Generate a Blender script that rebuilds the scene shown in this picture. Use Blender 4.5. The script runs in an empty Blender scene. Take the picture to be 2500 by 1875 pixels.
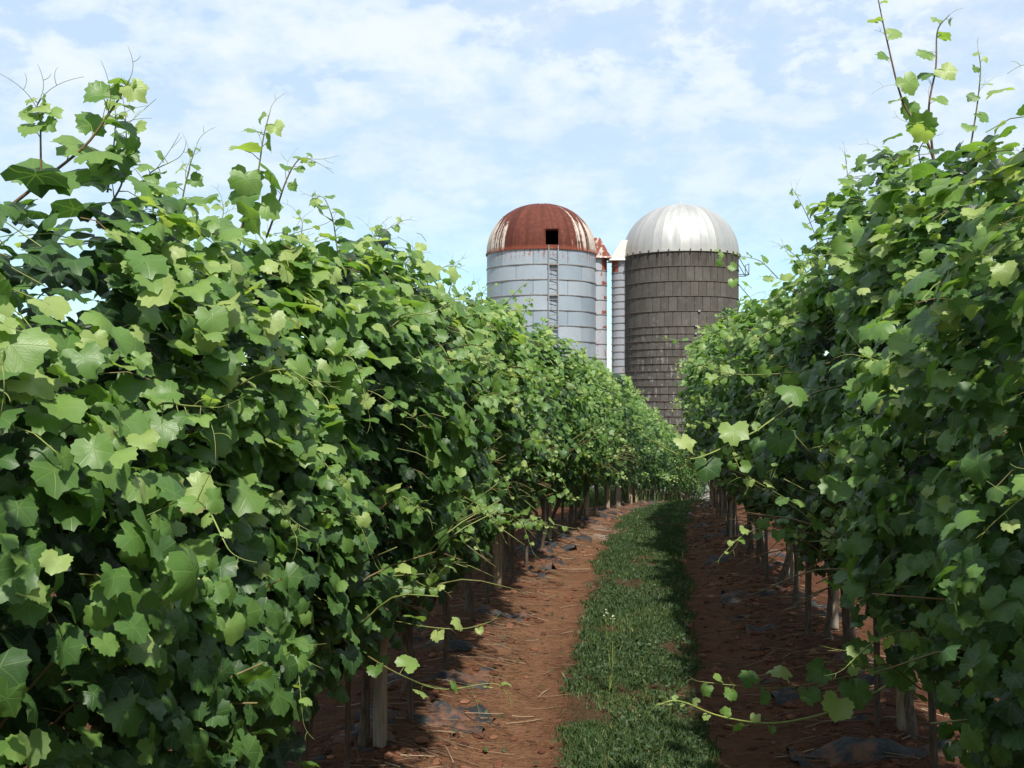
import bpy, math, random
import numpy as np
from mathutils import Matrix, Vector

PI = math.pi
rad = math.radians
S = bpy.context.scene
C = S.collection
rng = np.random.default_rng(7)
random.seed(7)

# ------------------------------------------------------------------ camera
CAMZ = 1.5
cam_d = bpy.data.cameras.new('camera')
cam_d.sensor_width = 36.0
cam_d.lens = 36.0
cam_d.clip_start = 0.05
cam_d.clip_end = 20000
cam = bpy.data.objects.new('camera', cam_d)
cam.location = (0, 0, CAMZ)
cam.rotation_euler = (rad(90), 0, 0)
C.objects.link(cam)
S.camera = cam

# ------------------------------------------------------------------ sun, sky, exposure
SUN_EL = 57.0
SUN_AZ = 166.0            # clockwise from +Y (the viewing direction): behind and to the right
sun_d = bpy.data.lights.new('sun', 'SUN')
sun_d.energy = 5.0
sun_d.angle = rad(1.6)
sun_d.color = (1.0, 0.955, 0.88)
sun = bpy.data.objects.new('sun', sun_d)
_sv = Vector((math.sin(rad(SUN_AZ)) * math.cos(rad(SUN_EL)), math.cos(rad(SUN_AZ)) * math.cos(rad(SUN_EL)), math.sin(rad(SUN_EL))))
sun.rotation_euler = _sv.to_track_quat('Z', 'Y').to_euler()
sun.location = (10, -15, 30)
C.objects.link(sun)

W = bpy.data.worlds.new('World')
S.world = W
W.use_nodes = True
S.view_settings.view_transform = 'Standard'
S.view_settings.look = 'None'
S.view_settings.gamma = 1.0
S.view_settings.use_curve_mapping = False
S.view_settings.exposure = 0.60


class NT:
    """small helper for node trees"""
    def __init__(self, tree):
        self.t = tree
        self.n = tree.nodes
        self.n.clear()

    def new(self, typ, **kw):
        nd = self.n.new(typ)
        for k, v in kw.items():
            setattr(nd, k, v)
        return nd

    def link(self, a, b):
        self.t.links.new(a, b)

    def put(self, sock, v):
        if hasattr(v, 'is_output'):
            self.link(v, sock)
        else:
            sock.default_value = v

    def math(self, op, a, b=None, c=None, clamp=False):
        nd = self.new('ShaderNodeMath', operation=op, use_clamp=clamp)
        self.put(nd.inputs[0], a)
        if b is not None:
            self.put(nd.inputs[1], b)
        if c is not None:
            self.put(nd.inputs[2], c)
        return nd.outputs[0]

    def mix(self, f, a, b, typ='MIX'):
        nd = self.new('ShaderNodeMix', data_type='RGBA', blend_type=typ)
        self.put(nd.inputs[0], f)
        self.put(nd.inputs[6], a if hasattr(a, 'is_output') else (*a[:3], 1))
        self.put(nd.inputs[7], b if hasattr(b, 'is_output') else (*b[:3], 1))
        return nd.outputs[2]

    def step(self, v, lo, hi, a=0.0, b=1.0):
        nd = self.new('ShaderNodeMapRange', interpolation_type='SMOOTHSTEP')
        self.put(nd.inputs[0], v)
        for i, x in enumerate((lo, hi, a, b)):
            self.put(nd.inputs[1 + i], x)
        return nd.outputs[0]

    def noise(self, vec, scale, detail=4, rough=0.55, dist=0.0):
        nd = self.new('ShaderNodeTexNoise')
        if vec is not None:
            self.link(vec, nd.inputs['Vector'])
        nd.inputs['Scale'].default_value = scale
        nd.inputs['Detail'].default_value = detail
        nd.inputs['Roughness'].default_value = rough
        nd.inputs['Distortion'].default_value = dist
        return nd.outputs['Fac']

    def ramp(self, f, stops):
        nd = self.new('ShaderNodeValToRGB')
        cr = nd.color_ramp
        while len(cr.elements) < len(stops):
            cr.elements.new(0.5)
        for e, (p, c) in zip(cr.elements, stops):
            e.position = p
            e.color = (*c, 1)
        self.link(f, nd.inputs[0])
        return nd.outputs[0]

    def vec(self, x, y, z):
        nd = self.new('ShaderNodeCombineXYZ')
        for i, v in enumerate((x, y, z)):
            self.put(nd.inputs[i], v)
        return nd.outputs[0]

    def xyz(self, v):
        nd = self.new('ShaderNodeSeparateXYZ')
        self.link(v, nd.inputs[0])
        return nd.outputs


# sky: Nishita air with a broken deck of thin cloud
w = NT(W.node_tree)
sky = w.new('ShaderNodeTexSky', sky_type='NISHITA')
sky.sun_disc = False
sky.sun_elevation = rad(SUN_EL)
sky.sun_rotation = rad(SUN_AZ)
sky.altitude = 100
sky.air_density = 1.0
sky.dust_density = 0.4
sky.ozone_density = 2.0
tc = w.new('ShaderNodeTexCoord')
dx, dy, dz = w.xyz(tc.outputs['Generated'])
zc = w.math('MAXIMUM', dz, 0.0)
den = w.math('ADD', zc, 0.34)
cx = w.math('DIVIDE', dx, den)
cy = w.math('DIVIDE', dy, den)
cv = w.vec(cx, cy, 3.7)
n_big = w.noise(cv, 2.3, 5, 0.55, 0.3)
n_puff = w.noise(cv, 9.0, 8, 0.58, 0.15)
cover = w.math('ADD', w.math('MULTIPLY', n_big, 0.46), w.math('MULTIPLY', n_puff, 0.54))
mask = w.step(cover, 0.36, 0.53)
low = w.step(zc, 0.05, 0.30, 0.06, 1.0)
mask = w.math('MULTIPLY', mask, low)
veil = w.step(zc, 0.04, 0.20, 0.10, 0.74)
mask = w.math('MAXIMUM', w.math('MULTIPLY', mask, 0.9), veil)
air = w.mix(1.0, sky.outputs[0], (0.83, 1.03, 1.03), 'MULTIPLY')
puffcol = w.ramp(w.step(n_puff, 0.36, 0.66), [(0.0, (4.35, 5.3, 6.5)), (1.0, (5.8, 6.2, 6.6))])
col = w.mix(mask, air, puffcol)
bg = w.new('ShaderNodeBackground')
bg.inputs['Strength'].default_value = 0.11
w.link(col, bg.inputs['Color'])
wo = w.new('ShaderNodeOutputWorld')
w.link(bg.outputs[0], wo.inputs[0])


# ------------------------------------------------------------------ helpers
def tag(o, label=None, cat=None, group=None, kind=None):
    if label: o['label'] = label
    if cat: o['category'] = cat
    if group: o['group'] = group
    if kind: o['kind'] = kind
    return o


def empty(name, loc):
    o = bpy.data.objects.new(name, None)
    o.empty_display_size = 0.1
    o.location = loc
    C.objects.link(o)
    return o


def link_obj(name, me, parent=None, loc=None):
    o = bpy.data.objects.new(name, me)
    C.objects.link(o)
    if parent is not None:
        o.parent = parent
    if loc is not None:
        o.location = loc
    return o


class MB:
    """collects vertices and faces (tris and quads) and builds ONE mesh"""
    def __init__(self):
        self.v = []; self.t = []; self.q = []; self.n = 0; self.tint = []; self.uv = []

    def add(self, v, tris=None, quads=None, tint=None, uv=None):
        v = np.asarray(v, dtype=np.float64).reshape(-1, 3)
        if tris is not None and len(tris):
            self.t.append(np.asarray(tris, dtype=np.int64).reshape(-1, 3) + self.n)
        if quads is not None and len(quads):
            self.q.append(np.asarray(quads, dtype=np.int64).reshape(-1, 4) + self.n)
        self.v.append(v)
        self.tint.append(np.zeros(len(v)) if tint is None else np.broadcast_to(np.asarray(tint, float), (len(v),)))
        self.uv.append(np.zeros((len(v), 2)) if uv is None else np.asarray(uv, float))
        self.n += len(v)

    def tube(self, pts, r, sides=5, tint=0.0, cap=True):
        p = np.asarray(pts, float)
        m = len(p)
        r = np.broadcast_to(np.asarray(r, float), (m,))
        tan = np.gradient(p, axis=0)
        tan /= np.linalg.norm(tan, axis=1)[:, None] + 1e-9
        ref = np.array([0.0, 0.0, 1.0]) if abs(tan[0][2]) < 0.9 else np.array([1.0, 0.0, 0.0])
        a = np.cross(tan, ref); a /= np.linalg.norm(a, axis=1)[:, None] + 1e-9
        b = np.cross(tan, a)
        ang = np.arange(sides) * 2 * PI / sides
        ring = p[:, None, :] + r[:, None, None] * (np.cos(ang)[None, :, None] * a[:, None, :] + np.sin(ang)[None, :, None] * b[:, None, :])
        v = ring.reshape(-1, 3)
        i = np.arange(m - 1)[:, None] * sides
        j = np.arange(sides)[None, :]
        k = (j + 1) % sides
        q = np.stack([i + j, i + k, i + sides + k, i + sides + j], -1).reshape(-1, 4)
        t = None
        if cap:
            v = np.vstack([v, p[-1:]])
            jj = np.arange(sides)
            t = np.stack([(m - 1) * sides + jj, (m - 1) * sides + (jj + 1) % sides, np.full(sides, m * sides)], -1)
        self.add(v, t, q, tint)

    def box(self, x0, x1, y0, y1, z0, z1, tint=0.0):
        v = [(x, y, z) for z in (z0, z1) for y in (y0, y1) for x in (x0, x1)]
        q = [(0, 2, 3, 1), (4, 5, 7, 6), (0, 1, 5, 4), (2, 6, 7, 3), (0, 4, 6, 2), (1, 3, 7, 5)]
        self.add(v, None, q, tint)

    def mesh(self, name, mat, smooth=True, attrs=False):
        me = bpy.data.meshes.new(name)
        if self.n == 0:
            return me
        v = np.vstack(self.v)
        t = np.vstack(self.t) if self.t else np.zeros((0, 3), int)
        q = np.vstack(self.q) if self.q else np.zeros((0, 4), int)
        loops = np.concatenate([t.ravel(), q.ravel()])
        nf = len(t) + len(q)
        start = np.concatenate([np.arange(len(t)) * 3, len(t) * 3 + np.arange(len(q)) * 4])
        me.vertices.add(len(v)); me.vertices.foreach_set('co', v.astype(np.float32).ravel())
        me.loops.add(len(loops)); me.loops.foreach_set('vertex_index', loops.astype(np.int32))
        me.polygons.add(nf)
        me.polygons.foreach_set('loop_start', start.astype(np.int32))
        me.polygons.foreach_set('use_smooth', np.full(nf, bool(smooth)))
        me.update(calc_edges=True)
        if attrs:
            at = me.attributes.new('tint', 'FLOAT', 'POINT')
            at.data.foreach_set('value', np.concatenate(self.tint).astype(np.float32))
            uv = me.uv_layers.new(name='UVMap')
            uv.data.foreach_set('uv', np.vstack(self.uv)[loops].astype(np.float32).ravel())
        if mat: me.materials.append(mat)
        return me

    def build(self, name, mat, parent=None, loc=None, smooth=True, attrs=False):
        return link_obj(name, self.mesh(name, mat, smooth, attrs), parent, loc)


def vnoise(x, y, seed=0):
    """2-D value noise in 0..1 (vectorised)"""
    x = np.asarray(x, float); y = np.asarray(y, float)
    xi = np.floor(x).astype(np.int64); yi = np.floor(y).astype(np.int64)
    fx = x - xi; fy = y - yi
    fx = fx * fx * (3 - 2 * fx); fy = fy * fy * (3 - 2 * fy)

    def h(a, b):
        n = (a * 374761393 + b * 668265263 + seed * 974634777) & 0x7fffffff
        n = ((n ^ (n >> 13)) * 1274126177) & 0x7fffffff
        return ((n ^ (n >> 16)) & 0xffff) / 65535.0
    return (h(xi, yi) * (1 - fx) + h(xi + 1, yi) * fx) * (1 - fy) + (h(xi, yi + 1) * (1 - fx) + h(xi + 1, yi + 1) * fx) * fy


def fbm(x, y, o=4, seed=0):
    s = 0; a = 0.5; t = 0
    for k in range(o):
        s = s + a * vnoise(x * 2 ** k, y * 2 ** k, seed + k); t += a; a *= 0.5
    return s / t


def table(pairs):
    xs = np.arange(-60, 90, 0.1)
    p = np.array(pairs, float)
    ys = np.interp(xs, p[:, 0], p[:, 1])
    lo = xs < p[0, 0]
    k = np.exp(-0.5 * (np.arange(-20, 21) / 9.0) ** 2); k /= k.sum()
    ys = np.convolve(np.pad(ys, 20, mode='edge'), k, 'valid')
    return lambda y: np.interp(y, xs, ys)


GZ = table([(-60, 0), (4, 0), (8, -0.05), (13, -0.22), (17, -0.56), (22.7, -1.16), (30, -2.05), (44, -3.72), (50, -3.9), (90, -3.9)])
LX = table([(-20, -2.9), (-3, -1.7), (0, -1.25), (1.8, -0.93), (3, -0.71), (4.1, -0.54), (7.7, -0.10), (10.4, 0.40), (13, 0.94), (17, 1.85), (22.7, 3.2), (32, 5.6), (40, 7.8)])
RX = table([(-20, -0.4), (-3, 0.95), (0, 1.22), (3.2, 1.50), (4.3, 1.63), (5.35, 1.74), (7.1, 1.90), (9, 2.12), (13, 2.66), (17, 3.35), (22, 4.35), (32, 6.7), (40, 8.8)])
CX = table([(-20, -1.6), (0, 0.20), (4, 0.43), (7, 0.83), (10.6, 1.37), (13, 1.78), (17, 2.62), (22, 3.75), (32, 6.1), (40, 8.2)])
CW = table([(-20, 0.3), (4, 0.27), (8, 0.33), (13, 0.37), (17, 0.36), (24, 0.30), (40, 0.3)])


def ground(x, y):
    x = np.asarray(x, float); y = np.asarray(y, float)
    z = GZ(y)
    near = np.clip(1 - (np.abs(x - CX(y)) - 6) / 20, 0, 1) * np.clip(1 - (y - 30) / 8, 0, 1)
    l, r, c = LX(y), RX(y), CX(y)
    berm = 0.07 * (np.exp(-((x - l) / 0.38) ** 2) + np.exp(-((x - r) / 0.42) ** 2) + np.exp(-((x - r - 2.1) / 0.42) ** 2) + np.exp(-((x - l + 2.1) / 0.42) ** 2))
    strip = 0.03 * np.exp(-((x - c) / 0.32) ** 4)
    rough = (fbm(x * 3.1, y * 3.1, 4, 3) - 0.5) * 0.055 + (fbm(x * 11, y * 11, 2, 9) - 0.5) * 0.022
    edge = np.clip(np.minimum(np.abs(x - c) - 0.25, 1.2) / 0.8, 0.25, 1)
    far = (fbm(x * 0.02, y * 0.02, 3, 5) - 0.5) * 3.0 * np.clip((np.hypot(x, y) - 70) / 300, 0, 1)
    return z + near * (berm + strip + rough * edge) + far


def gz(x, y):
    return float(ground(np.array([x]), np.array([y]))[0])


def px(u, v, d):
    """point at distance d on the sight line through photo pixel (u, v)"""
    return np.array([(u - 1250) / 2500 * d, d, CAMZ + (937.5 - v) / 2500 * d])


# ------------------------------------------------------------------ materials
def material(name):
    m = bpy.data.materials.new(name)
    m.use_nodes = True
    nt = NT(m.node_tree)
    out = nt.new('ShaderNodeOutputMaterial')
    return m, nt, out


def principled(nt, out, color, rough=0.7, metallic=0.0, spec=0.4, bump=None, bump_s=0.3, bump_d=0.02):
    b = nt.new('ShaderNodeBsdfPrincipled')
    nt.put(b.inputs['Base Color'], color if hasattr(color, 'is_output') else (*color, 1))
    nt.put(b.inputs['Roughness'], rough)
    nt.put(b.inputs['Metallic'], metallic)
    b.inputs['Specular IOR Level'].default_value = spec
    if bump is not None:
        bn = nt.new('ShaderNodeBump')
        bn.inputs['Strength'].default_value = bump_s
        bn.inputs['Distance'].default_value = bump_d
        nt.link(bump, bn.inputs['Height'])
        nt.link(bn.outputs[0], b.inputs['Normal'])
    if out is not None:
        nt.link(b.outputs[0], out.inputs[0])
    return b


def leaf_material(name, stops, under, trans_gain=(1.9, 2.0, 0.9), gloss=0.36, trans=0.38):
    m, nt, out = material(name)
    at = nt.new('ShaderNodeAttribute', attribute_name='tint')
    oi = nt.new('ShaderNodeObjectInfo')
    geo = nt.new('ShaderNodeNewGeometry')
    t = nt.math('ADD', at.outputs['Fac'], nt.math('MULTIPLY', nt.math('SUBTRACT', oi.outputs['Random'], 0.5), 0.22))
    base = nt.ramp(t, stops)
    uv = nt.new('ShaderNodeUVMap', uv_map='UVMap')
    u, v, _ = nt.xyz(uv.outputs[0])
    # main veins fan out from the stalk every 52 degrees, side veins run off them
    ang = nt.math('ARCTAN2', u, v)
    r = nt.math('SQRT', nt.math('ADD', nt.math('MULTIPLY', u, u), nt.math('MULTIPLY', v, v)))
    pp = nt.math('PINGPONG', ang, rad(26))
    dist = nt.math('MULTIPLY', r, pp)
    vein = nt.step(dist, 0.006, 0.035, 1.0, 0.0)
    side = nt.math('SUBTRACT', nt.math('MULTIPLY', r, 9.0), nt.math('MULTIPLY', dist, 11.0))
    sv = nt.step(nt.math('PINGPONG', side, 0.5), 0.02, 0.20, 1.0, 0.0)
    allv = nt.math('MAXIMUM', vein, nt.math('MULTIPLY', sv, 0.22))
    blotch = nt.noise(geo.outputs['Position'], 38, 3, 0.6)
    base = nt.mix(nt.step(blotch, 0.35, 0.75, 0.0, 0.28), base, nt.mix(1.0, base, (0.55, 0.62, 0.6), 'MULTIPLY'))
    spot = nt.noise(geo.outputs['Position'], 21, 2, 0.5)
    base = nt.mix(nt.math('MULTIPLY', nt.step(spot, 0.70, 0.76), nt.step(r, 0.3, 0.8, 0.1, 0.75)), base, (0.17, 0.135, 0.045))
    base = nt.mix(nt.math('MULTIPLY', allv, 0.27), base, (0.20, 0.30, 0.085))
    col = nt.mix(geo.outputs['Backfacing'], base, nt.mix(0.6, base, under))
    rgh = nt.math('ADD', gloss, nt.math('MULTIPLY', geo.outputs['Backfacing'], 0.3))
    b = principled(nt, None, col, rgh, 0.0, 0.38, nt.math('SUBTRACT', nt.math('MULTIPLY', blotch, 0.8), nt.math('MULTIPLY', allv, 0.7)), 0.22, 0.004)
    tr = nt.new('ShaderNodeBsdfTranslucent')
    nt.link(nt.mix(1.0, base, trans_gain, 'MULTIPLY'), tr.inputs[0])
    ms = nt.new('ShaderNodeMixShader')
    ms.inputs[0].default_value = trans
    nt.link(b.outputs[0], ms.inputs[1]); nt.link(tr.outputs[0], ms.inputs[2])
    nt.link(ms.outputs[0], out.inputs[0])
    return m


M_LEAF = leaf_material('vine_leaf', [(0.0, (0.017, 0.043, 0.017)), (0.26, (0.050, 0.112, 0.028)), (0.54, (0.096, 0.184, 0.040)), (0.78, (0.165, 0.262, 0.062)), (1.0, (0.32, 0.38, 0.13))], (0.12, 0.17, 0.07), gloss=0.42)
M_GRASS = leaf_material('grass_blade', [(0.0, (0.012, 0.030, 0.010)), (0.5, (0.025, 0.056, 0.015)), (0.8, (0.075, 0.105, 0.034)), (1.0, (0.28, 0.23, 0.10))], (0.06, 0.10, 0.03), gloss=0.55, trans=0.25)

m, nt, out = material('cane_bark')
at = nt.new('ShaderNodeAttribute', attribute_name='tint')
geo = nt.new('ShaderNodeNewGeometry')
n1 = nt.noise(geo.outputs['Position'], 60, 4)
c = nt.ramp(at.outputs['Fac'], [(0.0, (0.075, 0.045, 0.028)), (0.35, (0.15, 0.085, 0.04)), (0.6, (0.14, 0.16, 0.045)), (1.0, (0.24, 0.30, 0.07))])
c = nt.mix(nt.step(n1, 0.3, 0.7, 0.0, 0.5), c, nt.mix(1.0, c, (0.5, 0.5, 0.5), 'MULTIPLY'))
principled(nt, out, c, 0.55, 0, 0.35, n1, 0.3, 0.003)
M_CANE = m

m, nt, out = material('trunk_bark')
geo = nt.new('ShaderNodeNewGeometry')
x_, y_, z_ = nt.xyz(geo.outputs['Position'])
pv = nt.vec(nt.math('MULTIPLY', x_, 8.0), nt.math('MULTIPLY', y_, 8.0), z_)
n1 = nt.noise(pv, 14, 6, 0.65)
c = nt.ramp(n1, [(0.3, (0.035, 0.026, 0.020)), (0.55, (0.11, 0.080, 0.058)), (0.75, (0.20, 0.155, 0.115))])
principled(nt, out, c, 0.9, 0, 0.2, n1, 0.8, 0.01)
M_TRUNK = m

m, nt, out = material('weathered_post')
geo = nt.new('ShaderNodeNewGeometry')
oi = nt.new('ShaderNodeObjectInfo')
x_, y_, z_ = nt.xyz(geo.outputs['Position'])
pv = nt.vec(nt.math('MULTIPLY', x_, 10.0), nt.math('MULTIPLY', y_, 10.0), z_)
n1 = nt.noise(pv, 9, 6, 0.6)
n2 = nt.noise(geo.outputs['Position'], 3, 3)
c = nt.ramp(n1, [(0.3, (0.13, 0.088, 0.05)), (0.5, (0.28, 0.20, 0.125)), (0.72, (0.42, 0.33, 0.23))])
c = nt.mix(nt.step(nt.math('ADD', n2, nt.math('MULTIPLY', oi.outputs['Random'], 0.3)), 0.45, 0.8), c, nt.mix(0.8, c, (0.20, 0.18, 0.16)))
principled(nt, out, c, 0.85, 0, 0.2, n1, 0.6, 0.006)
M_POST = m

m, nt, out = material('red_soil')
geo = nt.new('ShaderNodeNewGeometry')
P = geo.outputs['Position']
at_t = nt.new('ShaderNodeAttribute', attribute_name='track').outputs['Fac']
at_g = nt.new('ShaderNodeAttribute', attribute_name='turf').outputs['Fac']
at_p = nt.new('ShaderNodeAttribute', attribute_name='pale').outputs['Fac']
at_f = nt.new('ShaderNodeAttribute', attribute_name='meadow').outputs['Fac']
x_, y_, z_ = nt.xyz(P)
n1 = nt.noise(P, 5.5, 6, 0.62)
n2 = nt.noise(P, 42, 5, 0.7)
streak = nt.noise(nt.vec(nt.math('MULTIPLY', x_, 9), nt.math('MULTIPLY', y_, 19), 0.0), 2.2, 6, 0.7, 0.8)
soil = nt.ramp(nt.math('ADD', nt.math('MULTIPLY', n1, 0.55), nt.math('MULTIPLY', n2, 0.45)), [(0.28, (0.045, 0.019, 0.011)), (0.46, (0.118, 0.046, 0.023)), (0.60, (0.180, 0.072, 0.036)), (0.78, (0.22, 0.115, 0.066))])
trk = nt.ramp(nt.math('ADD', nt.math('MULTIPLY', n1, 0.5), nt.math('MULTIPLY', n2, 0.5)), [(0.28, (0.105, 0.052, 0.029)), (0.5, (0.245, 0.118, 0.058)), (0.72, (0.335, 0.188, 0.108))])
c = nt.mix(at_t, soil, trk)
c = nt.mix(nt.step(streak, 0.58, 0.72, 0.0, 0.55), c, (0.25, 0.16, 0.10))
c = nt.mix(nt.step(streak, 0.34, 0.46, 0.75, 0.0), c, (0.045, 0.020, 0.012))
c = nt.mix(nt.math('MULTIPLY', at_g, 0.6), c, (0.075, 0.062, 0.03))
c = nt.mix(at_p, c, (0.46, 0.40, 0.34))
c = nt.mix(at_f, c, nt.ramp(nt.noise(P, 0.15, 4), [(0.3, (0.06, 0.10, 0.03)), (0.7, (0.13, 0.15, 0.05))]))
principled(nt, out, c, 0.95, 0, 0.15, nt.math('ADD', n2, nt.math('MULTIPLY', streak, 1.0)), 1.0, 0.05)
M_SOIL = m

m, nt, out = material('clod')
geo = nt.new('ShaderNodeNewGeometry')
at = nt.new('ShaderNodeAttribute', attribute_name='tint')
n2 = nt.noise(geo.outputs['Position'], 50, 4)
c = nt.ramp(at.outputs['Fac'], [(0.0, (0.045, 0.020, 0.012)), (0.6, (0.110, 0.045, 0.025)), (1.0, (0.21, 0.10, 0.058))])
c = nt.mix(nt.step(n2, 0.35, 0.7, 0.0, 0.5), c, nt.mix(1.0, c, (0.55, 0.5, 0.5), 'MULTIPLY'))
principled(nt, out, c, 0.95, 0, 0.15, n2, 0.5, 0.01)
M_CLOD = m

m, nt, out = material('straw')
at = nt.new('ShaderNodeAttribute', attribute_name='tint')
c = nt.ramp(at.outputs['Fac'], [(0.0, (0.045, 0.027, 0.017)), (0.5, (0.15, 0.092, 0.052)), (1.0, (0.36, 0.28, 0.18))])
principled(nt, out, c, 0.7, 0, 0.3)
M_STRAW = m

m, nt, out = material('mulch_film')
geo = nt.new('ShaderNodeNewGeometry')
n1 = nt.noise(geo.outputs['Position'], 9, 5, 0.65)
n2 = nt.noise(geo.outputs['Position'], 45, 3)
c = nt.ramp(n1, [(0.35, (0.011, 0.012, 0.013)), (0.50, (0.024, 0.026, 0.028)), (0.58, (0.10, 0.048, 0.028))])
principled(nt, out, c, nt.step(n2, 0.3, 0.7, 0.6, 0.85), 0, 0.35, nt.math('ADD', n1, nt.math('MULTIPLY', n2, 0.4)), 0.7, 0.02)
M_FILM = m

m, nt, out = material('green_grape')
oi = nt.new('ShaderNodeNewGeometry')
n1 = nt.noise(oi.outputs['Position'], 80, 2)
c = nt.ramp(n1, [(0.3, (0.12, 0.22, 0.05)), (0.7, (0.24, 0.36, 0.10))])
b = principled(nt, out, c, 0.35, 0, 0.5)
M_GRAPE = m

m, nt, out = material('pale_petal')
principled(nt, out, (0.38, 0.40, 0.26), 0.7)
M_PETAL = m

SILO_Y = 46.0
LS = (1.32, SILO_Y); LR = 2.44
RS = (7.56, SILO_Y); RR = 2.56
SZ0 = -4.05
L_TOP = 7.27
R_TOP = 7.16


def around(nt, cxy):
    """angle round a silo axis (0 = towards the camera side) and height, for weathering"""
    geo = nt.new('ShaderNodeNewGeometry')
    x, y, z = nt.xyz(geo.outputs['Position'])
    a = nt.math('ARCTAN2', nt.math('SUBTRACT', x, cxy[0]), nt.math('SUBTRACT', cxy[1], y))
    return geo.outputs['Position'], a, z


# painted metal panels of the pale silo, rusting along the flanges
m, nt, out = material('pale_panel')
P, a, z = around(nt, LS)
oi = nt.new('ShaderNodeObjectInfo')
n1 = nt.noise(P, 1.3, 5, 0.6)
st = nt.noise(nt.vec(nt.math('MULTIPLY', a, 12.0), nt.math('MULTIPLY', z, 0.7), 0.0), 1.6, 5, 0.6)
fine = nt.noise(P, 14, 4, 0.6)
c = nt.ramp(nt.math('ADD', nt.math('MULTIPLY', n1, 0.6), nt.math('MULTIPLY', oi.outputs['Random'], 0.4)), [(0.25, (0.215, 0.262, 0.305)), (0.5, (0.258, 0.305, 0.345)), (0.75, (0.31, 0.35, 0.385))])
c = nt.mix(nt.step(st, 0.52, 0.75, 0.0, 0.35), c, (0.26, 0.25, 0.25))
top = nt.step(z, L_TOP - 0.62, L_TOP - 0.02)
patch = nt.math('MULTIPLY', nt.step(nt.math('ADD', nt.math('MULTIPLY', st, 0.7), nt.math('MULTIPLY', fine, 0.3)), 0.53, 0.57), top)
c = nt.mix(patch, c, (0.22, 0.055, 0.03))
c = nt.mix(nt.step(fine, 0.70, 0.80, 0.0, 0.4), c, (0.24, 0.12, 0.07))
principled(nt, out, c, 0.45, 0.0, 0.5, n1, 0.1, 0.02)
M_PANEL = m

m, nt, out = material('flange_metal')
geo = nt.new('ShaderNodeNewGeometry')
n1 = nt.noise(geo.outputs['Position'], 5, 5, 0.65)
c = nt.ramp(n1, [(0.35, (0.23, 0.24, 0.26)), (0.55, (0.20, 0.17, 0.14)), (0.7, (0.20, 0.10, 0.055))])
principled(nt, out, c, 0.6, 0.0, 0.4)
M_FLANGE = m

# rusted dome with streaks of old white paint
m, nt, out = material('rusty_dome')
P, a, z = around(nt, LS)
oi = nt.new('ShaderNodeObjectInfo')
st = nt.noise(nt.vec(nt.math('MULTIPLY', a, 10.0), nt.math('MULTIPLY', z, 0.20), 1.3), 1.5, 5, 0.6)
fine = nt.noise(P, 6, 5, 0.65)
rust = nt.ramp(nt.math('ADD', nt.math('MULTIPLY', st, 0.55), nt.math('MULTIPLY', fine, 0.45)), [(0.3, (0.048, 0.015, 0.011)), (0.5, (0.092, 0.025, 0.016)), (0.7, (0.155, 0.052, 0.030))])
rust = nt.mix(nt.math('MULTIPLY', oi.outputs['Random'], 0.5), rust, nt.mix(1.0, rust, (0.6, 0.6, 0.65), 'MULTIPLY'))
aa = nt.math('ABSOLUTE', nt.math('SUBTRACT', a, -0.05))
sidew = nt.step(aa, 0.45, 1.15)
loww = nt.step(z, L_TOP + 0.9, L_TOP + 2.0, 1.0, 0.0)
score = nt.math('ADD', nt.math('MULTIPLY', st, 1.0), nt.math('MULTIPLY', nt.math('MULTIPLY', sidew, loww), 0.24))
score = nt.math('ADD', score, nt.math('MULTIPLY', nt.math('SUBTRACT', fine, 0.5), 0.16))
score = nt.math('ADD', score, nt.math('MULTIPLY', nt.math('SUBTRACT', oi.outputs['Random'], 0.5), 0.16))
white = nt.step(score, 0.645, 0.695)
c = nt.mix(white, rust, nt.mix(fine, (0.30, 0.24, 0.19), (0.52, 0.49, 0.43)))
c = nt.mix(nt.step(z, L_TOP + 0.02, L_TOP + 0.22, 0.75, 0.0), c, (0.20, 0.055, 0.03))
principled(nt, out, c, 0.8, 0.0, 0.2, fine, 0.15, 0.02)
M_RUST = m

# galvanised dome
m, nt, out = material('galvanised_dome')
P, a, z = around(nt, RS)
oi = nt.new('ShaderNodeObjectInfo')
fine = nt.noise(P, 3.0, 5, 0.6)
st = nt.noise(nt.vec(nt.math('MULTIPLY', a, 9.0), nt.math('MULTIPLY', z, 0.5), 1.3), 1.7, 4, 0.6)
c = nt.ramp(nt.math('ADD', nt.math('MULTIPLY', st, 0.6), nt.math('MULTIPLY', oi.outputs['Random'], 0.3)), [(0.25, (0.29, 0.29, 0.28)), (0.5, (0.36, 0.36, 0.345)), (0.7, (0.42, 0.415, 0.395))])
c = nt.mix(nt.step(z, R_TOP, R_TOP + 0.5, 0.25, 0.0), c, (0.45, 0.42, 0.34))
principled(nt, out, c, nt.step(fine, 0.3, 0.7, 0.44, 0.6), 0.40, 0.5, fine, 0.1, 0.03)
M_GALV = m

# dark concrete staves, lime stained
m, nt, out = material('dark_stave')
P, a, z = around(nt, RS)
oi = nt.new('ShaderNodeObjectInfo')
n1 = nt.noise(P, 2.2, 6, 0.65)
fine = nt.noise(P, 16, 5, 0.65)
st = nt.noise(nt.vec(nt.math('MULTIPLY', a, 16.0), nt.math('MULTIPLY', z, 0.45), 0.0), 1.4, 5, 0.65)
c = nt.ramp(nt.math('ADD', nt.math('MULTIPLY', n1, 0.72), nt.math('MULTIPLY', oi.outputs['Random'], 0.28)), [(0.25, (0.068, 0.063, 0.054)), (0.5, (0.088, 0.082, 0.071)), (0.75, (0.112, 0.105, 0.092))])
c = nt.mix(nt.step(st, 0.45, 0.7, 0.0, 0.55), c, (0.060, 0.050, 0.040))
wet = nt.math('MULTIPLY', nt.step(st, 0.38, 0.55, 0.0, 0.8), nt.step(z, R_TOP - 1.3, R_TOP))
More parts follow.
